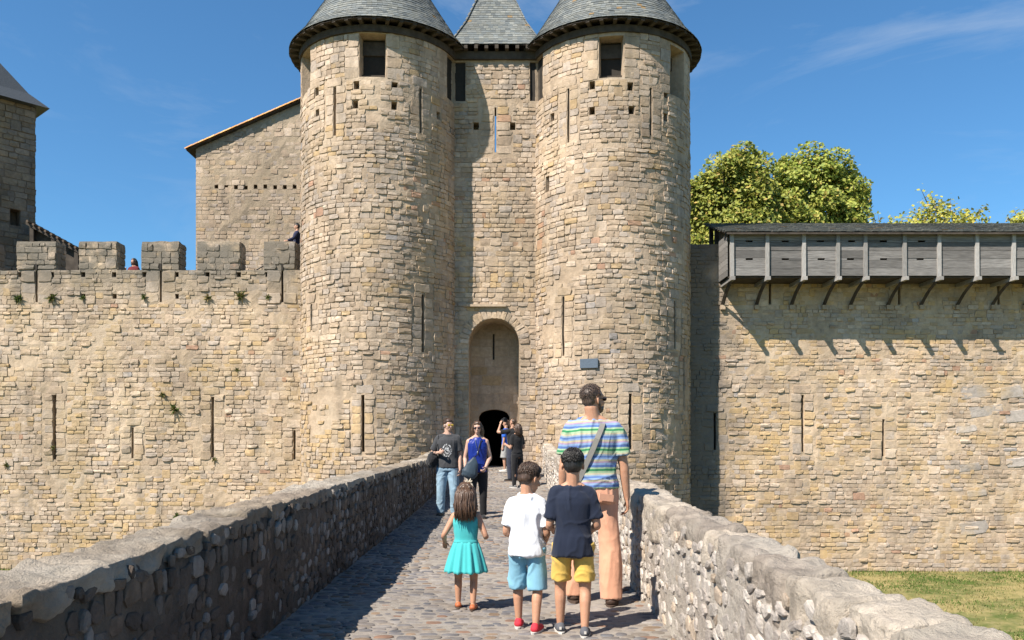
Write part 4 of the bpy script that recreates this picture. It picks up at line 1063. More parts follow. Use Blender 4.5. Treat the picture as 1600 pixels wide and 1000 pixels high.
# ------------------------------------------------------------------ people
def unit(v): v = np.asarray(v, float); return v/np.linalg.norm(v)
def rotm(axis, ang): return np.array(Matrix.Rotation(ang, 3, Vector(axis)))
class Prims(Geo):
    def ball(s, c, r, R=None, n=12):
        c = np.asarray(c, float); r = np.broadcast_to(np.asarray(r, float), (3,)); V = [A(0,0,-1)]
        m = max(6, n*2//3)
        for i in range(1, m):
            p = -math.pi/2+math.pi*i/m
            for j in range(n): q = 2*math.pi*j/n; V.append(A(math.cos(p)*math.cos(q), math.cos(p)*math.sin(q), math.sin(p)))
        V.append(A(0,0,1)); V = np.array(V)*r
        if R is not None: V = V@np.asarray(R).T
        T = [[0, 1+(j+1) % n, 1+j] for j in range(n)]+[[len(V)-1, 1+(m-2)*n+j, 1+(m-2)*n+(j+1) % n] for j in range(n)]
        Q = [[1+i*n+j, 1+i*n+(j+1) % n, 1+(i+1)*n+(j+1) % n, 1+(i+1)*n+j] for i in range(m-2) for j in range(n)]
        s.add(V+c, Q, T)
    def limb(s, pts, rad, n=12, ell=None, ref=None, round_=True):
        """tapered limb with rounded ends, closed"""
        pts = [np.asarray(p, float) for p in pts]; rad = list(rad)
        P, Rr = [], []
        if round_:
            d = unit(pts[0]-pts[1])
            for f in (0.95, 0.6): P.append(pts[0]+d*rad[0]*math.sqrt(max(1-(1-f)**2*0-f*f*0,0))*f*0.9); Rr.append(rad[0]*math.sqrt(1-f*f)+.0005)
        # smooth the path with a Catmull-Rom pass
        for k in range(len(pts)):
            P.append(pts[k]); Rr.append(rad[k])
            if k < len(pts)-1:
                p0 = pts[max(k-1,0)]; p1 = pts[k]; p2 = pts[k+1]; p3 = pts[min(k+2,len(pts)-1)]
                for t in (0.25,0.5,0.75):
                    P.append(0.5*((2*p1)+(p2-p0)*t+(2*p0-5*p1+4*p2-p3)*t*t+(3*p1-p0-3*p2+p3)*t**3)); Rr.append(rad[k]*(1-t)+rad[k+1]*t)
        if round_:
            d = unit(pts[-1]-pts[-2])
            for f in (0.6, 0.95): P.append(pts[-1]+d*rad[-1]*f*0.9); Rr.append(rad[-1]*math.sqrt(1-f*f)+.0005)
        s.tube(P, Rr, n, ell=ell, ref=ref)
    def rings(s, rg, n=24, pw=2.3):
        """stack of horizontal ellipses (z, cx, cy, rx, ry)"""
        V = []; th = np.arange(n)*2*math.pi/n; c, sn = np.cos(th), np.sin(th); k = (np.abs(c)**pw+np.abs(sn)**pw)**(-1/pw)
        for z, cx, cy, rx, ry in rg: V.append(np.c_[cx+rx*c*k, cy+ry*sn*k, np.full(n, z)])
        m = len(rg); V = np.concatenate(V+[[[rg[0][1],rg[0][2],rg[0][0]],[rg[-1][1],rg[-1][2],rg[-1][0]]]])
        Q = [[i*n+j, i*n+(j+1) % n, (i+1)*n+(j+1) % n, (i+1)*n+j] for i in range(m-1) for j in range(n)]
        T = [[m*n, (j+1) % n, j] for j in range(n)]+[[m*n+1, (m-1)*n+j, (m-1)*n+(j+1) % n] for j in range(n)]
        s.add(V, Q, T)

def fuse(pr, voxel, smooth=5, disp=None, fac=0.5):
    """one continuous surface from overlapping closed pieces"""
    pr.C = []; me = pr.mesh('tmp'); ob = bpy.data.objects.new('tmp', me); COL.objects.link(ob)
    m = ob.modifiers.new('r', 'REMESH'); m.mode = 'VOXEL'; m.voxel_size = voxel; m.use_smooth_shade = True
    if smooth: q = ob.modifiers.new('s', 'SMOOTH'); q.iterations = smooth; q.factor = fac
    dg = bpy.context.evaluated_depsgraph_get(); out = bpy.data.meshes.new_from_object(ob.evaluated_get(dg))
    bpy.data.objects.remove(ob); bpy.data.meshes.remove(me)
    if disp is not None:
        n = len(out.vertices); co = np.empty(n*3, np.float32); out.vertices.foreach_get('co', co); co = co.reshape(-1,3).astype(float)
        nr = np.empty(n*3, np.float32); out.vertex_normals.foreach_get('vector', nr); nr = nr.reshape(-1,3).astype(float)
        co = disp(co, nr); out.vertices.foreach_set('co', co.astype(np.float32).ravel()); out.update()
    out.shade_smooth()
    return out
def folds(amp, seed, sc=(8,8,4.2), tw=1.3):
    def f(co, nr):
        P = co*np.array(sc); w = fbm(P*0.5, seed+3, 2)[:,None]*tw
        n = (1-np.abs(vnoise(P+w, seed)))**4*1.6-.6; n2 = (1-np.abs(vnoise(P*2.1+w*1.4+5, seed+1)))**4*1.6-.6
        return co+nr*(np.maximum(n*0.7+n2*0.35+.25, -.05)*amp)[:,None]
    return f

def cloth(name, color, rough=0.85, weave=700, var=0.1, sheen=0.15, bump=.25):
    m, t, b = new_mat(name); color = ka(color, .8); oc = nd(t, 'ShaderNodeTexCoord').outputs['Object']
    f = rng_node(t, noise_n(t, oc, 5, 4, .6), .25, .75, 1-var, 1+var); g = nd(t, 'ShaderNodeCombineColor')
    for k in range(3): t.links.new(f, g.inputs[k])
    t.links.new(mixc(t, 1.0, color, g.outputs[0], 'MULTIPLY'), b.inputs['Base Color']); b.inputs['Roughness'].default_value = rough; b.inputs['Sheen Weight'].default_value = sheen; b.inputs['Specular IOR Level'].default_value = .2
    bp = nd(t, 'ShaderNodeBump'); bp.inputs['Strength'].default_value = bump; bp.inputs['Distance'].default_value = .012
    h = mathn(t, 'ADD', noise_n(t, scaled(t, oc, (18,18,9)), 1.0, 4, .5, 1.2), mathn(t, 'MULTIPLY', noise_n(t, oc, weave, 1), .04))
    t.links.new(h, bp.inputs['Height']); t.links.new(bp.outputs[0], b.inputs['Normal'])
    return m
def skin_mat(name, color):
    m, t, b = new_mat(name); color = ka(color, .8); oc = nd(t, 'ShaderNodeTexCoord').outputs['Object']
    f = noise_n(t, oc, 14, 4, .6); c = mixc(t, rng_node(t, f, .35, .7, 0, .5), color, tuple(v*w for v, w in zip(color, (.86,.74,.68))))
    t.links.new(c, b.inputs['Base Color']); b.inputs['Roughness'].default_value = .55; b.inputs['Specular IOR Level'].default_value = .35
    b.inputs['Subsurface Weight'].default_value = .08; b.inputs['Subsurface Radius'].default_value = (.012,.005,.003)
    return m
def hair_mat(name, color):
    m, t, b = new_mat(name); color = ka(color, .8); oc = nd(t, 'ShaderNodeTexCoord').outputs['Object']
    f = rng_node(t, noise_n(t, scaled(t, oc, (90,90,14)), 1, 3), .3, .7, .55, 1.6); g = nd(t, 'ShaderNodeCombineColor')
    for k in range(3): t.links.new(f, g.inputs[k])
    t.links.new(mixc(t, 1.0, color, g.outputs[0], 'MULTIPLY'), b.inputs['Base Color']); b.inputs['Roughness'].default_value = .45
    bp = nd(t, 'ShaderNodeBump'); bp.inputs['Strength'].default_value = .5; bp.inputs['Distance'].default_value = .006
    t.links.new(noise_n(t, scaled(t, oc, (140,140,20)), 1, 3), bp.inputs['Height']); t.links.new(bp.outputs[0], b.inputs['Normal'])
    return m
SKIN_TAN = skin_mat('skin_tanned', (0.50,0.275,0.175)); SKIN = skin_mat('skin', (0.47,0.275,0.19)); SKIN_FAIR = skin_mat('skin_fair', (0.52,0.33,0.25))
HAIR_DK = hair_mat('hair_black', (0.012,0.010,0.009)); HAIR_BR = hair_mat('hair_brown', (0.055,0.030,0.018)); HAIR_LB = hair_mat('hair_chestnut', (0.075,0.040,0.022)); HAIR_GR = hair_mat('hair_cropped', (0.075,0.05,0.038))
M_SOLE = plain_mat('sole_white', (0.6,0.58,0.54), .7, 30, .1, 0); M_SOLEB = plain_mat('sole_brown', (0.09,0.06,0.045), .7, 30, .1, 0)
M_BLK = cloth('black_cloth', (0.012,0.012,0.014)); M_LENS = plain_mat('lens', (0.03,0.012,0.014), .12, 10, .05, 0, spec=.6)

class Person:
    def __init__(s, label, loc, rot, H, hf=.13, hip=.50, sw=.118, hw=.052, arms=None, legs=None, yaw=0, pitch=0, roll=0, lean=0, build_=1.0, skin=SKIN, voxel=.008, neck=.034, foot=1.0, hand=None, female=False, group=None, feet=None):
        s.t = thing('person', label, 'person', loc, group); s.t.rotation_euler = (0,0,rot); s.H = H; s.vox = voxel; s.skin = skin; s.b = build_
        WL[s.t.name] = np.zeros(3)   # parts are built in the figure's own frame
        an = .045*H; s.hipz = hip*H; kn = .53*s.hipz; s.hh = hf*H; s.sw = sw*H
        tl, slen = s.hipz-kn, kn-an
        legs = legs or {}; arms = arms or {}; J = {}
        for sd, q in ((-1,'L'),(1,'R')):
            th, sn = legs.get(q, ((0.03*sd,0.02,-1),(0.0,-0.03,-1)))
            h = A(sd*hw*H,0,0); k = h+unit(th)*tl; a = k+unit(sn)*slen; J['hip'+q], J['knee'+q], J['ank'+q] = h, k, a
        low = min(J['ankL'][2], J['ankR'][2])
        for k in list(J): J[k] = J[k]+A(0,0,an-low)
        s.pz = an-low
        top = s.pz+H-s.hipz; chin = top-s.hh; sz = chin-.052*H; s.sz = sz; s.top = top; s.chin = chin
        up, fo = (sz-s.pz)*.0+.172*H, .148*H
        ly = lean*(sz-s.pz); s.ly = ly
        for sd, q in ((-1,'L'),(1,'R')):
            u, f = arms.get(q, ((0.16*sd,-.03,-1),(0.06*sd,.14,-1)))
            sh = A(sd*(s.sw-.022*H), ly, sz-.022*H); e = sh+unit(u)*up; w = e+unit(f)*fo; J['sh'+q], J['el'+q], J['wr'+q] = sh, e, w
        s.J = J
        s.hb = A(0, ly*1.15, chin)     # chin level, neck axis
        s.HR = rotm((0,0,1), yaw) @ rotm((1,0,0), pitch) @ rotm((0,1,0), roll)
        B = s.b; Z = s.pz
        s.tor = [(Z-.035*H,0,0,.080*B,.062*B),(Z+.0*H,0,-.004,.096*B,.068*B),(Z+.05*H,0,-.002,.094*B,.064*B),(Z+.10*H,0,0,.083*B,.057*B),(Z+.17*H,0,.0,.091*B,.063*B),(sz-.075*H,0,0,.101*B,.068*B),(sz-.04*H,0,0,.100*B,.062*B),(sz-.018*H,0,0,.080*B,.05*B),(sz+.004*H,0,0,.048,.042)]
        s.tor = [(z, cx, cy+lean*max(z-Z,0), rx*H, ry*H) for z, cx, cy, rx, ry in s.tor]
        s.foot = foot; s.hand = hand or {}; s.neck = neck*H; s.hands = hand
        s.feetdir = feet or {}
    def hp(s, x, y, z): return s.hb+s.HR@(A(x, y+.02, z)*s.hh)
    def body(s):
        g = Prims(); H = s.H; J = s.J
        g.rings([(z, cx, cy, rx*.93, ry*.93) for z, cx, cy, rx, ry in s.tor])
        k = H/1.8
        for q, sd in (('L',-1),('R',1)):
            g.limb([J['hip'+q]+A(0,0,.01*H), (J['hip'+q]*.55+J['knee'+q]*.45), J['knee'+q], J['knee'+q]*.68+J['ank'+q]*.32+A(0,-.006*H,0), J['ank'+q]], [.052*H,.046*H,.031*H,.031*H,.019*H])
            fd = s.fdir(q); a = J['ank'+q]
            g.limb([a+A(0,0,-.012*H)-fd*.012*H, a+fd*.05*H+A(0,0,-.028*H), a+fd*.10*H+A(0,0,-.035*H)], [.021*H,.018*H,.012*H], ell=(1.2,.8), ref=(1,0,0))
            g.limb([J['sh'+q], J['sh'+q]*.5+J['el'+q]*.5, J['el'+q], J['el'+q]*.7+J['wr'+q]*.3, J['wr'+q]], [.032*H,.027*H,.0215*H,.0225*H,.0145*H])
            s.hand_prims(g, q, sd)
        for sd, q in ((-1,'L'),(1,'R')): g.limb([A(sd*.024*H, s.ly-.004*H, s.sz+.024*H), A(sd*.06*H, s.ly, s.sz-.004*H), J['sh'+q]], [.022*H,.027*H,.028*H])
        g.limb([A(0, s.ly, s.sz-.02*H), A(0, s.ly*1.05, s.sz+.02*H), s.hp(0,-.10,.22)], [s.neck*1.12, s.neck, s.neck*.97])
        hh = s.hh; R = s.HR
        def ball(c, r): g.ball(s.hp(*c), np.array(r)*hh, R, 16)
        ball((0,-.07,.62), (.335,.415,.38)); ball((0,.08,.36), (.265,.30,.30)); ball((0,.17,.16), (.17,.19,.15)); ball((0,.27,.09), (.095,.085,.085)); ball((0,.25,.60), (.26,.12,.13))
        g.limb([s.hp(0,.355,.52), s.hp(0,.41,.42), s.hp(0,.45,.345)], np.array([.035,.045,.062])*hh, 8)
        ball((0,.36,.215), (.105,.045,.028)); ball((0,.35,.185), (.09,.045,.028))
        for sd in (-1,1):
            g.ball(s.hp(sd*.345,-.03,.43), np.array((.035,.085,.135))*hh, R@rotm((0,0,1), sd*.45), 8); ball((sd*.15,.27,.36), (.09,.09,.09))
        def df(co, nr): return co
        me = fuse(g, s.vox, 3, df); link('body', me, s.skin, s.t)
    def fdir(s, q):
        d = s.feetdir.get(q, (0.12 if q == 'R' else -.12, 1, 0)); return unit(d)
    def hand_prims(s, g, q, sd):
        H = s.H; k = H/1.8*1.02; w = s.J['wr'+q]; e = s.J['el'+q]; opt = (s.hand or {}).get(q, {})
        d = unit(opt.get('dir', w-e)); th = np.asarray(opt.get('thumb', (0,1,.0)), float); th = unit(th-d*np.dot(th,d)); n = unit(np.cross(th, d))*(-1)
        inward = A(-sd,0,0)
        if np.dot(n, inward) < 0 and 'palm' not in opt: n = -n
        if 'palm' in opt: pn = np.asarray(opt['palm'], float); n = n if np.dot(n, pn) > 0 else -n
        curl = opt.get('curl', .55)
        R = np.c_[th, n, d]
        g.ball(w+d*.048*k, A(.041,.017,.056)*k, R, 10); g.limb([w, w+d*.03*k], [.0145*H*.95,.02*k], 8, ell=(1.3,.8), ref=th)
        for i, (o, ln) in enumerate(((.030,.068),(.0105,.077),(-.009,.072),(-.027,.056))):
            b = w+d*(.088-.004*abs(i-1))*k+th*o*k; c1 = math.cos(curl); s1 = math.sin(curl); c2 = math.cos(curl*2.0); s2 = math.sin(curl*2.0); c3 = math.cos(curl*2.8); s3 = math.sin(curl*2.8)
            p1 = b+(d*c1+n*s1)*ln*.45*k; p2 = p1+(d*c2+n*s2)*ln*.32*k; p3 = p2+(d*c3+n*s3)*ln*.25*k
            g.limb([b-d*.02*k, b, p1, p2, p3], np.array([.0095,.0095,.009,.0085,.0075])*k, 8)
        b = w+d*.028*k+th*.028*k; p1 = b+unit(d*.7+th*.75+n*.35)*.036*k; p2 = p1+unit(d*1.0+th*.25+n*.55)*.032*k
        g.limb([b-th*.01*k, b, p1, p2], np.array([.013,.0125,.0105,.0085])*k, 8)
    def torso_rings(s, z0, z1, ease, hem=1.0, top=None):
        """rings of a garment over the torso between two heights"""
        zs = np.linspace(z0, z1, 12); T = np.array(s.tor); out = []
        for i, z in enumerate(zs):
            v = [np.interp(max(z, s.pz+.005*s.H), T[:,0], T[:,k]) for k in range(1,5)]; f = (1-i/11)
            out.append((z, v[0], v[1], (v[2]+ease)*(1+(hem-1)*f), (v[3]+ease)*(1+(hem-1)*f*1.0)))
        return out
    def shirt(s, name, mat, z0, sleeve=.62, ease=.012, hem=1.06, vest=False, amp=.006, seed=0, srad=1.28, voxel=None, collar=False):
        g = Prims(); H = s.H; J = s.J
        rg = s.torso_rings(z0, s.sz-.012*H, ease, hem); g.rings(rg)
        g.rings([(s.sz-.03*H, 0, s.ly, .08*H*s.b, .05*H*s.b+ease),(s.sz+.0*H,0,s.ly,.055*H,.044*H+ease*.5),(s.sz+.018*H,0,s.ly*1.03,s.neck*1.3,s.neck*1.28)])
        if not vest:
            for sd, q in ((-1,'L'),(1,'R')): g.limb([A(sd*.026*H, s.ly-.004*H, s.sz+.012*H), A(sd*.06*H, s.ly, s.sz-.006*H), J['sh'+q]+A(0,0,.004*H)], [.026*H,.031*H,.033*H+ease*.3])
        if collar: g.rings([(s.sz, 0, s.ly, s.neck*1.45,s.neck*1.4),(s.sz+.034*H,0,s.ly*1.05,s.neck*1.3,s.neck*1.3)])
        for q in 'LR':
            sh, el = J['sh'+q], J['el'+q]
            if vest: g.ball(sh+A((-.018 if q == 'R' else .018)*H,0,.004*H), (.03*H,.036*H,.03*H))
            else:
                e = sh+(el-sh)*sleeve; top = sh+A((-.03 if q == 'R' else .03)*H,0,-.012*H)
                pts = [top, sh, sh+(el-sh)*sleeve*.5, e]; rad = [.028*H, .036*H, .029*H*srad, .029*H*srad*1.06]
                if sleeve > 1: pts = [top, sh, (sh+el)/2, el, el+(J['wr'+q]-el)*(sleeve-1)]; rad = [.034*H,.036*H,.031*H*srad*.9,.027*H*srad*.9,.022*H*srad*.9]
                g.limb(pts, rad, 14, round_=False)
        me = fuse(g, voxel or s.vox*1.15, 3, folds(amp, 100+seed)); return link(name, me, mat, s.t)
    def trousers(s, name, mat, end=1.0, rad=(1.28,1.2,1.35,1.4), amp=.006, seed=0, waist=.075, ease=.01, voxel=None, sc=(6,6,6)):
        """legs of cloth; end: 1 reaches the ankle, .45 stops above the knee"""
        g = Prims(); H = s.H; J = s.J
        g.rings(s.torso_rings(s.pz-.03*H, s.pz+waist*H, ease, 1.0))
        for q, sd in (('L',-1),('R',1)):
            h, k, a = J['hip'+q], J['knee'+q], J['ank'+q]
            base = [.054*H,.047*H,.035*H,.031*H,.026*H]
            if end >= .99:
                bt = a+A(0,0,-.012*H); pts = [h+A(-sd*.004*H,0,.02*H), h*.5+k*.5, k, k*.5+a*.5, bt]; rr = [base[0]*rad[0], base[1]*rad[1], base[2]*rad[2], base[3]*rad[3], base[4]*rad[3]*1.12]
            else:
                e = h+(k-h)*(end/.5) if end <= .5 else k+(a-k)*((end-.5)/.5)
                pts = [h+A(-sd*.004*H,0,.02*H), h*.6+e*.4, e]; rr = [base[0]*rad[0], base[1]*rad[1], base[1]*rad[2]]
            g.limb(pts, rr, 16, round_=False)
        me = fuse(g, voxel or s.vox*1.15, 4, folds(amp, 200+seed, sc)); return link(name, me, mat, s.t)
    def shoes(s, mat, sole=None, low=1.0, sub=None):
        H = s.H; L_ = .148*H*s.foot
        for q in 'LR':
            a = s.J['ank'+q]; fd = s.fdir(q); sdv = unit(np.cross(fd, A(0,0,1))); upv = np.cross(sdv, fd)
            R = np.c_[sdv, fd, upv]; o = a-upv*.045*H-fd*.035*H
            def P(x, y, z): return o+R@A(x,y,z)
            g = Prims(); w = .028*H
            g.limb([P(0,.012*H,.026*H), P(0,L_*.45,.022*H), P(0,L_*.86,.016*H)], [.026*H,.027*H,.023*H], 12, ell=(1.02,.82), ref=sdv)
            g.limb([P(0,.018*H,.03*H), P(0,.024*H,.046*H*low)], [.025*H,.024*H], 10)
            sh = link('shoe', fuse(g, max(s.vox*.9,.005), 3), mat, s.t)
            g = Prims(); n = 16; V = []
            for z in (0.0, .013*H):
                for j in range(n):
                    th = 2*math.pi*j/n; yy = math.cos(th); xx = math.sin(th); V.append(P(xx*w*(1.02+.1*yy), L_*.40+yy*L_*.59, z))
            V.append(P(0,L_*.4,0)); V.append(P(0,L_*.4,.013*H))
            g.add(V, [[j,(j+1) % n,n+(j+1) % n,n+j] for j in range(n)], [[2*n,(j+1) % n,j] for j in range(n)]+[[2*n+1,n+j,n+(j+1) % n] for j in range(n)])
            link('sole', g.mesh('sole'), sole or M_SOLE, sh)
    def hair(s, mat, style='short', seed=0, locks=260, grow=1.0):
        r = np.random.default_rng(seed+500); hh = s.hh; g = Prims(); R = s.HR
        def ball(c, rr): g.ball(s.hp(*c), np.array(rr)*hh*grow, R, 18)
        if style == 'cropped': ball((0,-.105,.645), (.338,.39,.365)); ball((0,-.20,.42), (.285,.235,.2))
        else: ball((0,-.10,.665), (.355,.415,.385)); ball((0,-.22,.42), (.31,.25,.24)); ball((0,.08,.84), (.28,.26,.17)); ball((0,-.18,.54), (.335,.31,.28))
        L_ = Geo()
        if style in ('short','cropped'):
            me = fuse(g, s.vox*1.1, 9, folds(.003 if style == 'short' else .0012, seed, (45,45,25), .5))
        else:
            bl = {'long': -.55, 'bob': -.2}[style]
            g.limb([s.hp(0,-.22,.6), s.hp(0,-.34,.15), s.hp(0,-.37,bl*.6)], np.array([.30,.32,.24])*hh, 14, ell=(1.05,.62), ref=R@A(1,0,0))
            for sd in (-1,1): g.limb([s.hp(sd*.25,-.02,.7), s.hp(sd*.36,-.05,.35), s.hp(sd*.34,-.14,-.05), s.hp(sd*.28,-.2,bl*.75)], np.array([.13,.14,.15,.08])*hh, 10)
            me = fuse(g, s.vox*1.1, 3, folds(.012, seed, (34,34,9), .6))
        o = link('hair', me, mat, s.t)
        # locks laid over the cap
        for k in range(locks):
            th = r.uniform(0, 2*math.pi); ph = math.acos(r.uniform(-.25 if style != 'long' else 0,1)); d = A(math.sin(ph)*math.cos(th), math.sin(ph)*math.sin(th), math.cos(ph))
            if d[1] > .55 and d[2] < .55: continue
            c = A(0,-.10,.665); p = c+d*A(.35,.41,.38)*grow
            if style in ('short','cropped'):
                ln = (.22 if style == 'short' else .07)*r.uniform(.6,1.3); fl = A(d[0]*.4, d[1]*.3+.12, -.55)+d*.35+r.normal(0,.09,3); fl = unit(fl); e = p+fl*ln
                e = c+unit((e-c)/A(.35,.41,.38))*A(.35,.41,.38)*(1.0+(.10 if style == 'short' else .04)*r.random())*grow
                pts = [s.hp(*p), s.hp(*((p+e)/2+d*.02)), s.hp(*e)]; w = .0085*hh
                L_.tube(pts, [w*1.2,w,w*.15], 3)
            else:
                bl_ = {'long': -.62, 'bob': -.25}[style]*r.uniform(.72,1.08); sx = math.copysign(1, d[0]) if abs(d[0]) > .05 else 1
                x1 = np.clip(d[0]*.44,-.42,.42); y1 = min(d[1]*.45-.12, .06)
                p2 = A(x1*1.03, y1-.06, .38); p3 = A(x1*.98+r.normal(0,.04), min(y1-.12,-.1)+r.normal(0,.03), -.05); p4 = A(x1*.85+r.normal(0,.09), min(y1-.14,-.12)+r.normal(0,.05), bl_)
                L_.tube([s.hp(*q) for q in (p, p*.5+p2*.5+d*.05, p2, (p2+p3)/2+r.normal(0,.02,3), p3, p4)], np.array([.02,.035,.04,.04,.035,.006])*hh, 5)
        if L_.n: link('hair_locks', L_.mesh('hair_locks'), mat, o, True)
        return o
    def glasses(s, lens=M_LENS, frame=M_BLK):
        g = Prims(); hh = s.hh; R = s.HR
        for sd in (-1,1): g.ball(s.hp(sd*.15,.39,.50), np.array((.125,.03,.085))*hh, R, 12)
        g.tube([s.hp(-.06,.41,.52), s.hp(.06,.41,.52)], .015*hh, 6)
        o = link('sunglasses', g.mesh('sunglasses'), lens, s.t, True)
        f = Geo()
        for sd in (-1,1): f.tube([s.hp(sd*.26,.38,.53), s.hp(sd*.345,.2,.52), s.hp(sd*.36,-.02,.5)], .02*hh, 6)
        link('temple', f.mesh('temple'), frame, o)
    def band(s, name, pts, w, th, mat, parent=None, nrm=None):
        """flat strap through points; nrm is its facing"""
        g = Geo(); V = []; n = len(pts); pts = [np.asarray(p, float) for p in pts]
        for k in range(n):
            d = unit(pts[min(k+1,n-1)]-pts[max(k-1,0)]); nn = np.asarray(nrm[k] if isinstance(nrm, list) else nrm, float); sv = unit(np.cross(d, nn)); nn = unit(np.cross(sv, d))
            for a, b in ((-1,0),(1,0),(1,1),(-1,1)): V.append(pts[k]+sv*a*w/2+nn*b*th)
        Q = [[k*4+j, k*4+(j+1) % 4, (k+1)*4+(j+1) % 4, (k+1)*4+j] for k in range(n-1) for j in range(4)]+[[0,1,2,3],[n*4-4,n*4-1,n*4-2,n*4-3]]
        g.add(V, Q); return link(name, g.mesh(name), mat, parent or s.t)
    def torso_pt(s, x, z, front=False, ease=.02):
        T = np.array(s.tor); cy, rx, ry = [np.interp(z, T[:,0], T[:,k]) for k in (2,3,4)]
        y = math.sqrt(max(1-min(abs(x)/(rx+ease),1)**2.3,0))**(2/2.3)*(ry+ease); return A(x, cy+(y if front else -y), z)

def stripe_mat():
    m, t, b = new_mat('striped_jersey'); oc = nd(t, 'ShaderNodeTexCoord').outputs['Object']
    z = nd(t, 'ShaderNodeSeparateXYZ'); t.links.new(oc, z.inputs[0])
    wv = mathn(t, 'MULTIPLY', mathn(t, 'SUBTRACT', noise_n(t, scaled(t, oc, (4,4,2)), 1, 2), .5), .045)
    u = mathn(t, 'FRACT', mathn(t, 'DIVIDE', mathn(t, 'ADD', mathn(t, 'ADD', z.outputs[2], wv), mathn(t, 'MULTIPLY', z.outputs[0], -.03)), .165))
    cr = nd(t, 'ShaderNodeValToRGB'); cr.color_ramp.interpolation = 'CONSTANT'; t.links.new(u, cr.inputs[0])
    cols = [(0.0,(.10,.17,.42)),(.12,(.26,.36,.60)),(.22,(.40,.28,.42)),(.29,(.50,.44,.33)),(.39,(.25,.36,.62)),(.47,(.11,.19,.45)),(.57,(.28,.36,.50)),(.64,(.50,.45,.34)),(.72,(.36,.48,.32)),(.82,(.04,.24,.11)),(.92,(.38,.52,.36))]
    e = cr.color_ramp.elements; e[0].position = 0; e[0].color = (*cols[0][1],1); e[1].position = cols[1][0]; e[1].color = (*cols[1][1],1)
    for p, c in cols[2:]: q = e.new(p); q.color = (*c,1)
    t.links.new(mixc(t, 1.0, cr.outputs[0], (.68,.70,.66), 'MULTIPLY'), b.inputs['Base Color']); b.inputs['Roughness'].default_value = .9; b.inputs['Sheen Weight'].default_value = .1; b.inputs['Specular IOR Level'].default_value = .15
    bp = nd(t, 'ShaderNodeBump'); bp.inputs['Strength'].default_value = .3; bp.inputs['Distance'].default_value = .012
    t.links.new(noise_n(t, scaled(t, oc, (14,14,7)), 1, 4, .5, 1.3), bp.inputs['Height']); t.links.new(bp.outputs[0], b.inputs['Normal'])
    return m

# man in the striped shirt
D0 = 7.0
p = Person('man with cropped hair in striped T-shirt and salmon trousers, seen from behind', (PX(927,D0), D0, 0), math.radians(-6), 1.85, hf=.127, build_=1.08, sw=.119,
    arms={'L':((-.22,-.02,-1),(-.06,.22,-1)), 'R':((.24,-.06,-1),(.10,.14,-1))}, hw=.056, legs={'L':((-.11,.20,-1),(-.03,-.04,-1)), 'R':((.08,-.04,-1),(.03,-.14,-1))}, yaw=math.radians(-54), pitch=.04, skin=SKIN_TAN, voxel=.0078)
p.body(); p.shirt('t_shirt', stripe_mat(), p.pz+.035*p.H, sleeve=.72, ease=.018, hem=1.03, amp=.016, seed=1, srad=1.4)
M_SALM = cloth('salmon_cotton', (0.62,0.325,0.21))
tr = p.trousers('trousers', M_SALM, 1.0, (1.02,1.0,1.4,1.68), .009, 1, ease=.012, sc=(8,8,2.6))
g = Geo(); q = p.torso_pt(.105, p.pz-.01, ease=.032); g.box(q+A(.0,-.003,0), (.062,.008,.028), rotm((0,0,1), .35)@rotm((0,1,0), .12)); link('pocket_flap', g.mesh('pocket_flap'), M_SALM, tr)
p.shoes(plain_mat('shoe_dark_brown', (0.06,0.035,0.025), .6, 30, .2, 0), M_SOLEB, .8); p.hair(HAIR_GR, 'cropped', 1, 900); p.glasses(M_LENS)
# beard on the jaw
g = Prims(); g.ball(p.hp(0,.20,.15), np.array((.215,.19,.165))*p.hh, p.HR, 14); g.ball(p.hp(0,.26,.10), np.array((.14,.12,.12))*p.hh, p.HR, 14)
for sd in (-1,1): g.limb([p.hp(sd*.275,.05,.42), p.hp(sd*.255,.08,.28), p.hp(sd*.2,.14,.16)], np.array([.03,.05,.06])*p.hh, 8)
link('beard', fuse(g, .006, 2, folds(.003, 9, (60,60,60))), HAIR_GR, p.t)
pts = [p.torso_pt(x, z, ease=.032) for x, z in ((.075,p.sz-.005),(.06,p.sz-.05),(.03,p.sz-.12),(0.0,p.sz-.2),(-.045,p.sz-.3),(-.10,p.sz-.42),(-.17,p.sz-.56))]
pts = [A(.085,p.ly+.05,p.sz+.008), A(.08,p.ly-.02,p.sz+.012)]+pts
p.band('strap', pts, .042, .006, cloth('grey_webbing', (0.22,0.21,0.19)), nrm=[A(0,0,1),A(0,-.6,1)]+[A(0,-1,.1)]*7)

# boy in the navy T-shirt
D1 = 5.9
M_NAVY = cloth('navy_jersey', (0.010,0.016,0.035)); M_YEL = cloth('yellow_cotton', (0.60,0.40,0.09))
p = Person('black-haired boy in navy T-shirt and yellow shorts, seen from behind', (PX(895,D1), D1, 0), math.radians(-3), 1.325, hf=.163, hip=.475, sw=.110, hw=.055, build_=.93,
    arms={'L':((-.22,-.06,-1),(.12,1,-.28)), 'R':((.24,-.04,-1),(-.12,1,-.3))}, legs={'L':((-.05,.22,-1),(0,.03,-1)), 'R':((.05,.0,-1),(-.02,-.22,-1))}, yaw=.04, pitch=-.16, skin=SKIN_TAN, voxel=.0062, neck=.036, foot=1.02, hand={'L':{'thumb':(0,0,1)},'R':{'thumb':(0,0,1)}})
p.body(); p.shirt('t_shirt', M_NAVY, p.pz-.045*p.H, .8, .016, 1.06, amp=.012, seed=2, srad=1.35, voxel=.0078)
p.trousers('shorts', M_YEL, .40, (1.18,1.14,1.2), .009, 2, waist=.06, ease=.008, voxel=.0078)
M_CAN = plain_mat('grey_canvas', (0.10,0.105,0.12), .9, 40, .15, .2); p.shoes(M_CAN, M_SOLE, .85); p.hair(HAIR_DK, 'short', 2, 1500)
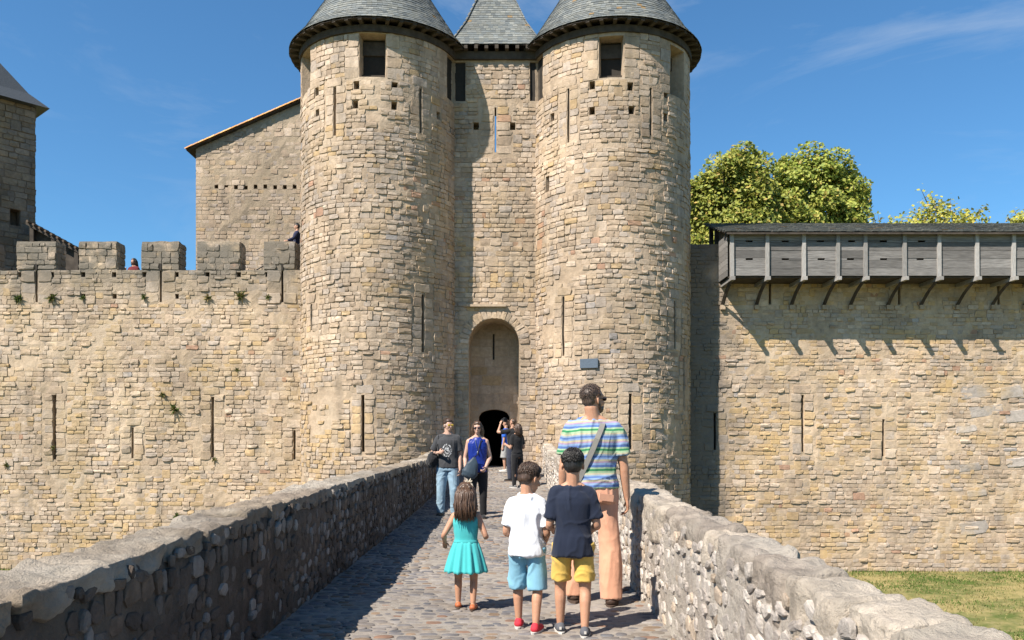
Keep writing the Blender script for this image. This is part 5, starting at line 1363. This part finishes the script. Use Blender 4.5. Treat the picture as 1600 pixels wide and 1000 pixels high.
for q in 'LR':
    a = p.J['ank'+q]; g = Geo(); g.box(a+A(0,-.047*p.H,-.012*p.H), (.008,.004,.009)); link('heel_tab', g.mesh('heel_tab'), M_SOLE, p.t)

# boy in the white polo shirt
D2 = 6.05
p = Person('brown-haired boy in white polo shirt and light blue shorts, red shoes', (PX(823,D2), D2, 0), math.radians(-14), 1.225, hf=.168, hip=.475, sw=.108, hw=.055, build_=.93,
    arms={'L':((-.22,-.08,-1),(.22,1,-.45)), 'R':((.22,-.05,-1),(-.25,1,-.5))}, legs={'L':((-.05,.26,-1),(.02,.0,-1)), 'R':((.05,-.02,-1),(.0,-.26,-1))}, yaw=math.radians(-40), pitch=-.30, skin=SKIN_TAN, voxel=.0062, neck=.036, hand={'L':{'thumb':(0,0,1)},'R':{'thumb':(0,0,1)}})
p.body(); p.shirt('polo_shirt', cloth('white_cotton', (0.72,0.74,0.78), sheen=.05), p.pz-.02*p.H, .8, .016, 1.08, amp=.013, seed=3, srad=1.35, voxel=.0078, collar=True)
p.trousers('shorts', cloth('light_blue_cotton', (0.20,0.42,0.55)), .50, (1.18,1.16,1.24), .010, 3, waist=.06, ease=.008, voxel=.0078)
p.shoes(plain_mat('red_canvas', (0.55,0.03,0.05), .8, 40, .15, .2), M_SOLE, .9); p.hair(HAIR_BR, 'short', 3, 1500)

# girl in the turquoise dress
D3 = 6.8
M_TURQ = cloth('turquoise_cotton', (0.06,0.44,0.45), bump=.15)
p = Person('little girl in turquoise sleeveless dress with long wavy hair', (PX(728,D3), D3, 0), math.radians(-2), 1.03, hf=.182, hip=.46, sw=.112, build_=.98,
    arms={'L':((-.55,-.22,-1),(-.05,.75,-.42)), 'R':((.45,-.25,-1),(.0,.9,-.15))}, legs={'L':((-.06,.22,-1),(.0,.0,-1)), 'R':((.05,.0,-1),(-.02,-.22,-1))}, yaw=-.05, pitch=-.05, skin=SKIN_TAN, voxel=.0056, neck=.034, hand={'L':{'thumb':(1,0,0),'palm':(0,0,-1),'curl':.3},'R':{'thumb':(0,0,1)}})
p.body(); dr = p.shirt('dress_bodice', M_TURQ, p.pz+.07*p.H, 0, .009, 1.0, True, .002, 4, voxel=.006)
n = 96; V = []; zt, zb = p.pz+.085*p.H, p.pz-.155*p.H
r0 = p.torso_rings(zt-.001, zt+.001, .011)[0]
for i in range(14):
    f = i/13; z = zt+(zb-zt)*f
    for j in range(n):
        th = 2*math.pi*j/n; wv = math.sin(th*13+1.6*math.sin(th*2)+.4*f)*.55+math.sin(th*21+2+math.sin(th*3))*.4
        k = f**.8; rx = r0[3]+k*.072*p.H+wv*.015*p.H*(.3+f); ry = r0[4]+k*.075*p.H+wv*.015*p.H*(.3+f)
        V.append((rx*math.cos(th), r0[2]+ry*math.sin(th), z-(.005*p.H*wv if i == 13 else 0)))
g = Geo(); g.add(V, [[i*n+j,(i+1)*n+j,(i+1)*n+(j+1) % n,i*n+(j+1) % n] for i in range(13) for j in range(n)])
sk = link('dress_skirt', g.mesh('dress_skirt'), M_TURQ, p.t, True); md = sk.modifiers.new('thickness','SOLIDIFY'); md.thickness = .003
g = Geo(); rr = p.torso_rings(zt-.006, zt+.012, .0135)
g2 = Prims(); g2.rings(rr); link('waistband', g2.mesh('waistband'), M_TURQ, p.t, True)
p.shoes(plain_mat('tan_leather', (0.45,0.13,0.05), .55, 30, .2, 0), M_SOLEB, .55); p.hair(HAIR_LB, 'long', 4, 330, 1.04)
bow = Geo(); c = p.hp(.12,-.12,1.06)
for sx, sy, sz in ((-1,0,.4),(1,0,.5),(-.5,0,1),(.6,0,1.1),(1.3,0,-1.2)): bow.tube([c, c+A(sx*.022,0,sz*.016), c+A(sx*.03,-.004,sz*.03)], [.006,.009,.002], 5)
bow.tube([p.hp(-.37,-.05,.75), p.hp(-.2,-.05,1.02), c, p.hp(.3,-.07,.9), p.hp(.4,-.12,.62)], .006, 5)
link('hair_ribbon', bow.mesh('hair_ribbon'), plain_mat('cream_ribbon', (0.6,0.52,0.40), .6, 20, .1, 0), p.t)

# couple walking towards the camera
D4 = 15.0
def print_mat():
    m = cloth('charcoal_print_jersey', (0.045,0.047,0.052)); t = m.node_tree; b = t.nodes['Principled BSDF']; oc = nd(t, 'ShaderNodeTexCoord').outputs['Object']
    sp = nd(t, 'ShaderNodeSeparateXYZ'); t.links.new(oc, sp.inputs[0])
    x2 = mathn(t, 'POWER', mathn(t, 'DIVIDE', sp.outputs[0], .085), 2.0); z2 = mathn(t, 'POWER', mathn(t, 'DIVIDE', mathn(t, 'SUBTRACT', sp.outputs[2], 1.19), .12), 2.0); rr = mathn(t, 'SQRT', mathn(t, 'ADD', x2, z2))
    ring = mathn(t, 'MULTIPLY', mathn(t, 'GREATER_THAN', rr, .78), mathn(t, 'LESS_THAN', rr, 1.0)); core = mathn(t, 'LESS_THAN', rr, .58)
    nz = mathn(t, 'GREATER_THAN', noise_n(t, oc, 55, 2), .5); front = mathn(t, 'GREATER_THAN', sp.outputs[1], 0.0)
    f = mathn(t, 'MULTIPLY', mathn(t, 'MULTIPLY', mathn(t, 'MAXIMUM', ring, core), nz), mathn(t, 'MULTIPLY', front, .75))
    src = b.inputs['Base Color'].links[0].from_socket; t.links.new(mixc(t, f, src, (.55,.56,.57)), b.inputs['Base Color']); return m
p = Person('man in charcoal printed T-shirt and pale jeans, yellow mirrored sunglasses', (PX(700,D4), D4, float(deck(D4))), math.radians(176), 1.76, hf=.128, build_=1.02,
    arms={'R':((.42,-.10,-1),(-.55,.75,.10)), 'L':((-.15,-.05,-1),(-.05,.3,-1))}, legs={'L':((-.06,.10,-1),(-.02,-.12,-1)), 'R':((.08,.02,-1),(.04,-.05,-1))}, yaw=math.radians(38), pitch=-.05, skin=SKIN_FAIR, voxel=.009, hand={'R':{'curl':1.0,'thumb':(0,.3,1)}})
p.body(); p.shirt('t_shirt', print_mat(), p.pz+.0*p.H, .75, .016, 1.05, amp=.007, seed=5, srad=1.4, voxel=.01)
p.trousers('jeans', cloth('pale_denim', (0.24,0.36,0.46), var=.35), 1.0, (1.2,1.2,1.35,1.4), .009, 5, voxel=.01); p.shoes(plain_mat('black_shoe', (0.02,0.018,0.017), .5, 30, .2, 0), M_SOLEB, .9); p.hair(HAIR_BR, 'short', 5, 300)
p.glasses(plain_mat('mirror_lens', (0.75,0.50,0.06), .25, 10, .1, 0), plain_mat('white_frame', (0.6,0.6,0.6), .5, 10, .1, 0))
bag = thing('shoulder_bag', 'black slouchy bag hung from the shoulder of the man in jeans', 'bag', tuple(p.t.location)); bag.rotation_euler = p.t.rotation_euler; WL[bag.name] = np.zeros(3)
g = Prims(); c = A(.27,.03,1.02); g.ball(c, (.10,.155,.14)); g.ball(c+A(.02,-.05,-.05), (.10,.13,.10)); link('bag_body', fuse(g, .01, 4, folds(.014, 44, (12,12,12))), M_BLK, bag)
s_ = p.J['shR']; p.band('bag_strap', [c+A(0,.10,.10), c+A(-.06,.11,.22), s_+A(0,.075,-.10), s_+A(0,.045,.04), s_+A(0,0,.065), s_+A(0,-.05,.03), s_+A(.0,-.08,-.15), c+A(0,-.10,.1)], .035, .005, M_BLK, bag, nrm=A(1,.2,.2))

D5 = 14.6
M_ROY = cloth('royal_blue_satin', (0.012,0.03,0.22), .35, sheen=.0, bump=.4)
p = Person('woman in sleeveless royal blue top and black trousers, long dark hair', (PX(746,D5), D5, float(deck(D5))), math.radians(183), 1.70, hf=.13, build_=.92, sw=.108,
    arms={'L':((-.26,-.06,-1),(.30,.62,-.62)), 'R':((.24,-.06,-1),(-.02,.5,-.9))}, legs={'L':((-.03,.04,-1),(.0,-.05,-1)), 'R':((.02,.16,-1),(-.01,-.15,-1))}, yaw=math.radians(-6), skin=SKIN_FAIR, voxel=.009, neck=.029, hand={'L':{'curl':.8,'thumb':(0,.4,1)},'R':{'curl':.7,'thumb':(0,.4,1)}})
p.body(); p.shirt('sleeveless_top', M_ROY, p.pz-.02*p.H, 0, .014, 1.10, True, .007, 6, voxel=.01); p.trousers('trousers', M_BLK, 1.0, (1.14,1.1,1.15,1.2), .004, 6, voxel=.01); p.shoes(M_BLK, M_SOLEB, .8); p.hair(HAIR_LB, 'long', 6, 220); p.glasses(M_LENS)
pend = Prims(); pend.tube([p.torso_pt(x, z, True, .03) for x, z in ((.045,p.sz+.0),(.025,p.sz-.1),(0,p.sz-.22),(-.025,p.sz-.1),(-.045,p.sz))], .004, 5); pend.ball(p.torso_pt(0,p.sz-.235,True,.035), (.014,.01,.028))
link('necklace', pend.mesh('necklace'), plain_mat('silver', (0.5,0.5,0.48), .3, 10, .1, 0, metal=.9), p.t)
bag = thing('shoulder_bag', 'dark teal drawstring bag held in front by the woman in blue', 'bag', tuple(p.t.location)); bag.rotation_euler = p.t.rotation_euler; WL[bag.name] = np.zeros(3)
g = Prims(); c = A(.11,.19,.90); g.limb([c+A(-.05,0,.15), c+A(-.02,0,.05), c+A(.03,0,-.09)], [.035,.09,.125], 14, ell=(1.15,.55), ref=(1,0,0)); g.ball(c+A(.03,0,-.11), (.145,.065,.07)); link('bag_body', fuse(g, .01, 4, folds(.005, 45, (7,7,3))), cloth('teal_leather', (0.035,0.055,0.075), .5), bag)
g = Geo(); g.tube([c+A(-.03,0,.17), A(.0,.2,1.12), p.torso_pt(-.03,p.sz-.12,True,.03), p.torso_pt(-.08,p.sz-.01,True,.03)], .008, 6); link('bag_strap', g.mesh('bag_strap'), M_BLK, bag)

# people by the gate
D6 = 22.0
p = Person('woman all in black with long hair down her back, facing the gate', (PX(808,D6), D6, float(deck(D6))), math.radians(38), 1.70, hf=.13, build_=.92, sw=.11,
    arms={'L':((-.15,.1,-1),(.1,.9,.3)), 'R':((.2,-.08,-1),(-.05,.85,.1))}, legs={'L':((-.03,.02,-1),(.0,-.03,-1)), 'R':((.03,-.06,-1),(.0,-.10,-1))}, yaw=.2, pitch=.1, voxel=.012, neck=.029)
p.body(); p.shirt('t_shirt', M_BLK, p.pz+.04*p.H, .7, .014, 1.03, amp=.006, seed=7); p.trousers('leggings', M_BLK, 1.0, (1.1,1.05,1.05,1.1), .003, 7); p.shoes(plain_mat('grey_trainer', (0.2,0.2,0.2), .8, 30, .2, 0), M_SOLE, .9); p.hair(HAIR_BR, 'long', 7, 160)
D7 = 23.4
p = Person('man in dark clothes holding a camera up to his face by the gate', (PX(801,D7), D7, float(deck(D7))), math.radians(48), 1.76, hf=.128, arms={'L':((-.45,.85,-.10),(.45,.05,1)), 'R':((.35,.85,-.05),(-.45,.05,1))}, legs={'L':((-.05,.05,-1),(0,-.05,-1)), 'R':((.05,.0,-1),(0,-.05,-1))}, pitch=.1, voxel=.012, hand={'L':{'curl':.8},'R':{'curl':.8}})
p.body(); p.shirt('t_shirt', M_BLK, p.pz+.0*p.H, .75, .016, 1.04, amp=.006, seed=8); p.trousers('jeans', cloth('dark_denim', (0.035,0.04,0.06)), 1.0, (1.2,1.2,1.3,1.35), .006, 8); p.shoes(M_BLK, M_SOLEB, .9); p.hair(HAIR_BR, 'cropped', 8, 120)
cm = thing('camera', 'black camera raised by the man at the gate', 'camera', tuple(p.t.location)); cm.rotation_euler = p.t.rotation_euler; WL[cm.name] = np.zeros(3)
c = (p.J['wrL']+p.J['wrR'])/2+A(0,.0,.10); g = Geo(); g.box(c, (.075,.035,.05)); g.box(c+A(0,0,.06), (.03,.03,.02)); link('camera_body', g.mesh('camera_body'), M_BLK, cm)
g = Geo(); g.tube([c+A(0,.03,0), c+A(0,.12,0)], .036, 14); link('lens', g.mesh('lens'), M_BLK, cm)
D8 = 25.2
p = Person('person in bright blue T-shirt and grey shorts with white trainers at the gate', (PX(790.5,D8), D8, float(deck(D8))), math.radians(70), 1.58, hf=.135, legs={'L':((-.05,.08,-1),(0,-.08,-1)), 'R':((.05,-.05,-1),(0,-.08,-1))}, voxel=.013)
p.body(); p.shirt('t_shirt', cloth('bright_blue', (0.02,0.12,0.55)), p.pz, .75, .014, 1.04, amp=.005, seed=9); p.trousers('shorts', cloth('grey_cotton', (0.33,0.33,0.32)), .5, (1.25,1.3,1.45), .006, 9); p.shoes(M_SOLE, M_SOLE, .9); p.hair(HAIR_BR, 'short', 9, 100)
# on the wall-walk
D9 = 28.4
p = Person('person in dark red top looking out between the crenellations', (PX(209,D9), D9, 5.85), math.radians(160), 1.74, hf=.13, voxel=.014, arms={'R':((.3,.3,-1),(-.4,.5,.7))}, build_=.95)
p.body(); p.shirt('top', cloth('dark_red', (0.12,0.012,0.02)), p.pz, .9, .014, 1.04, amp=.005, seed=10); p.trousers('trousers', M_BLK, 1.0, (1.2,1.15,1.2,1.2), .004, 10); p.shoes(M_BLK, M_SOLEB); p.hair(HAIR_DK, 'bob', 10, 120)
D10 = 28.6
p = Person('person in dark blue jacket on the stair, half hidden by the round tower', (PX(464,D10), D10, 5.85+.165*8), math.radians(110), 1.66, hf=.13, voxel=.014, build_=1.0, arms={'L':((-.3,.5,-.8),(0,.8,-.4)),'R':((.3,.5,-.8),(0,.8,-.4))})
p.body(); p.shirt('jacket', cloth('dark_blue', (0.012,0.016,0.05)), p.pz, 1.85, .02, 1.06, amp=.006, seed=11); p.trousers('trousers', M_BLK, 1.0, (1.2,1.15,1.2,1.2), .004, 11); p.shoes(M_BLK, M_SOLEB); p.hair(HAIR_DK, 'short', 11, 80)
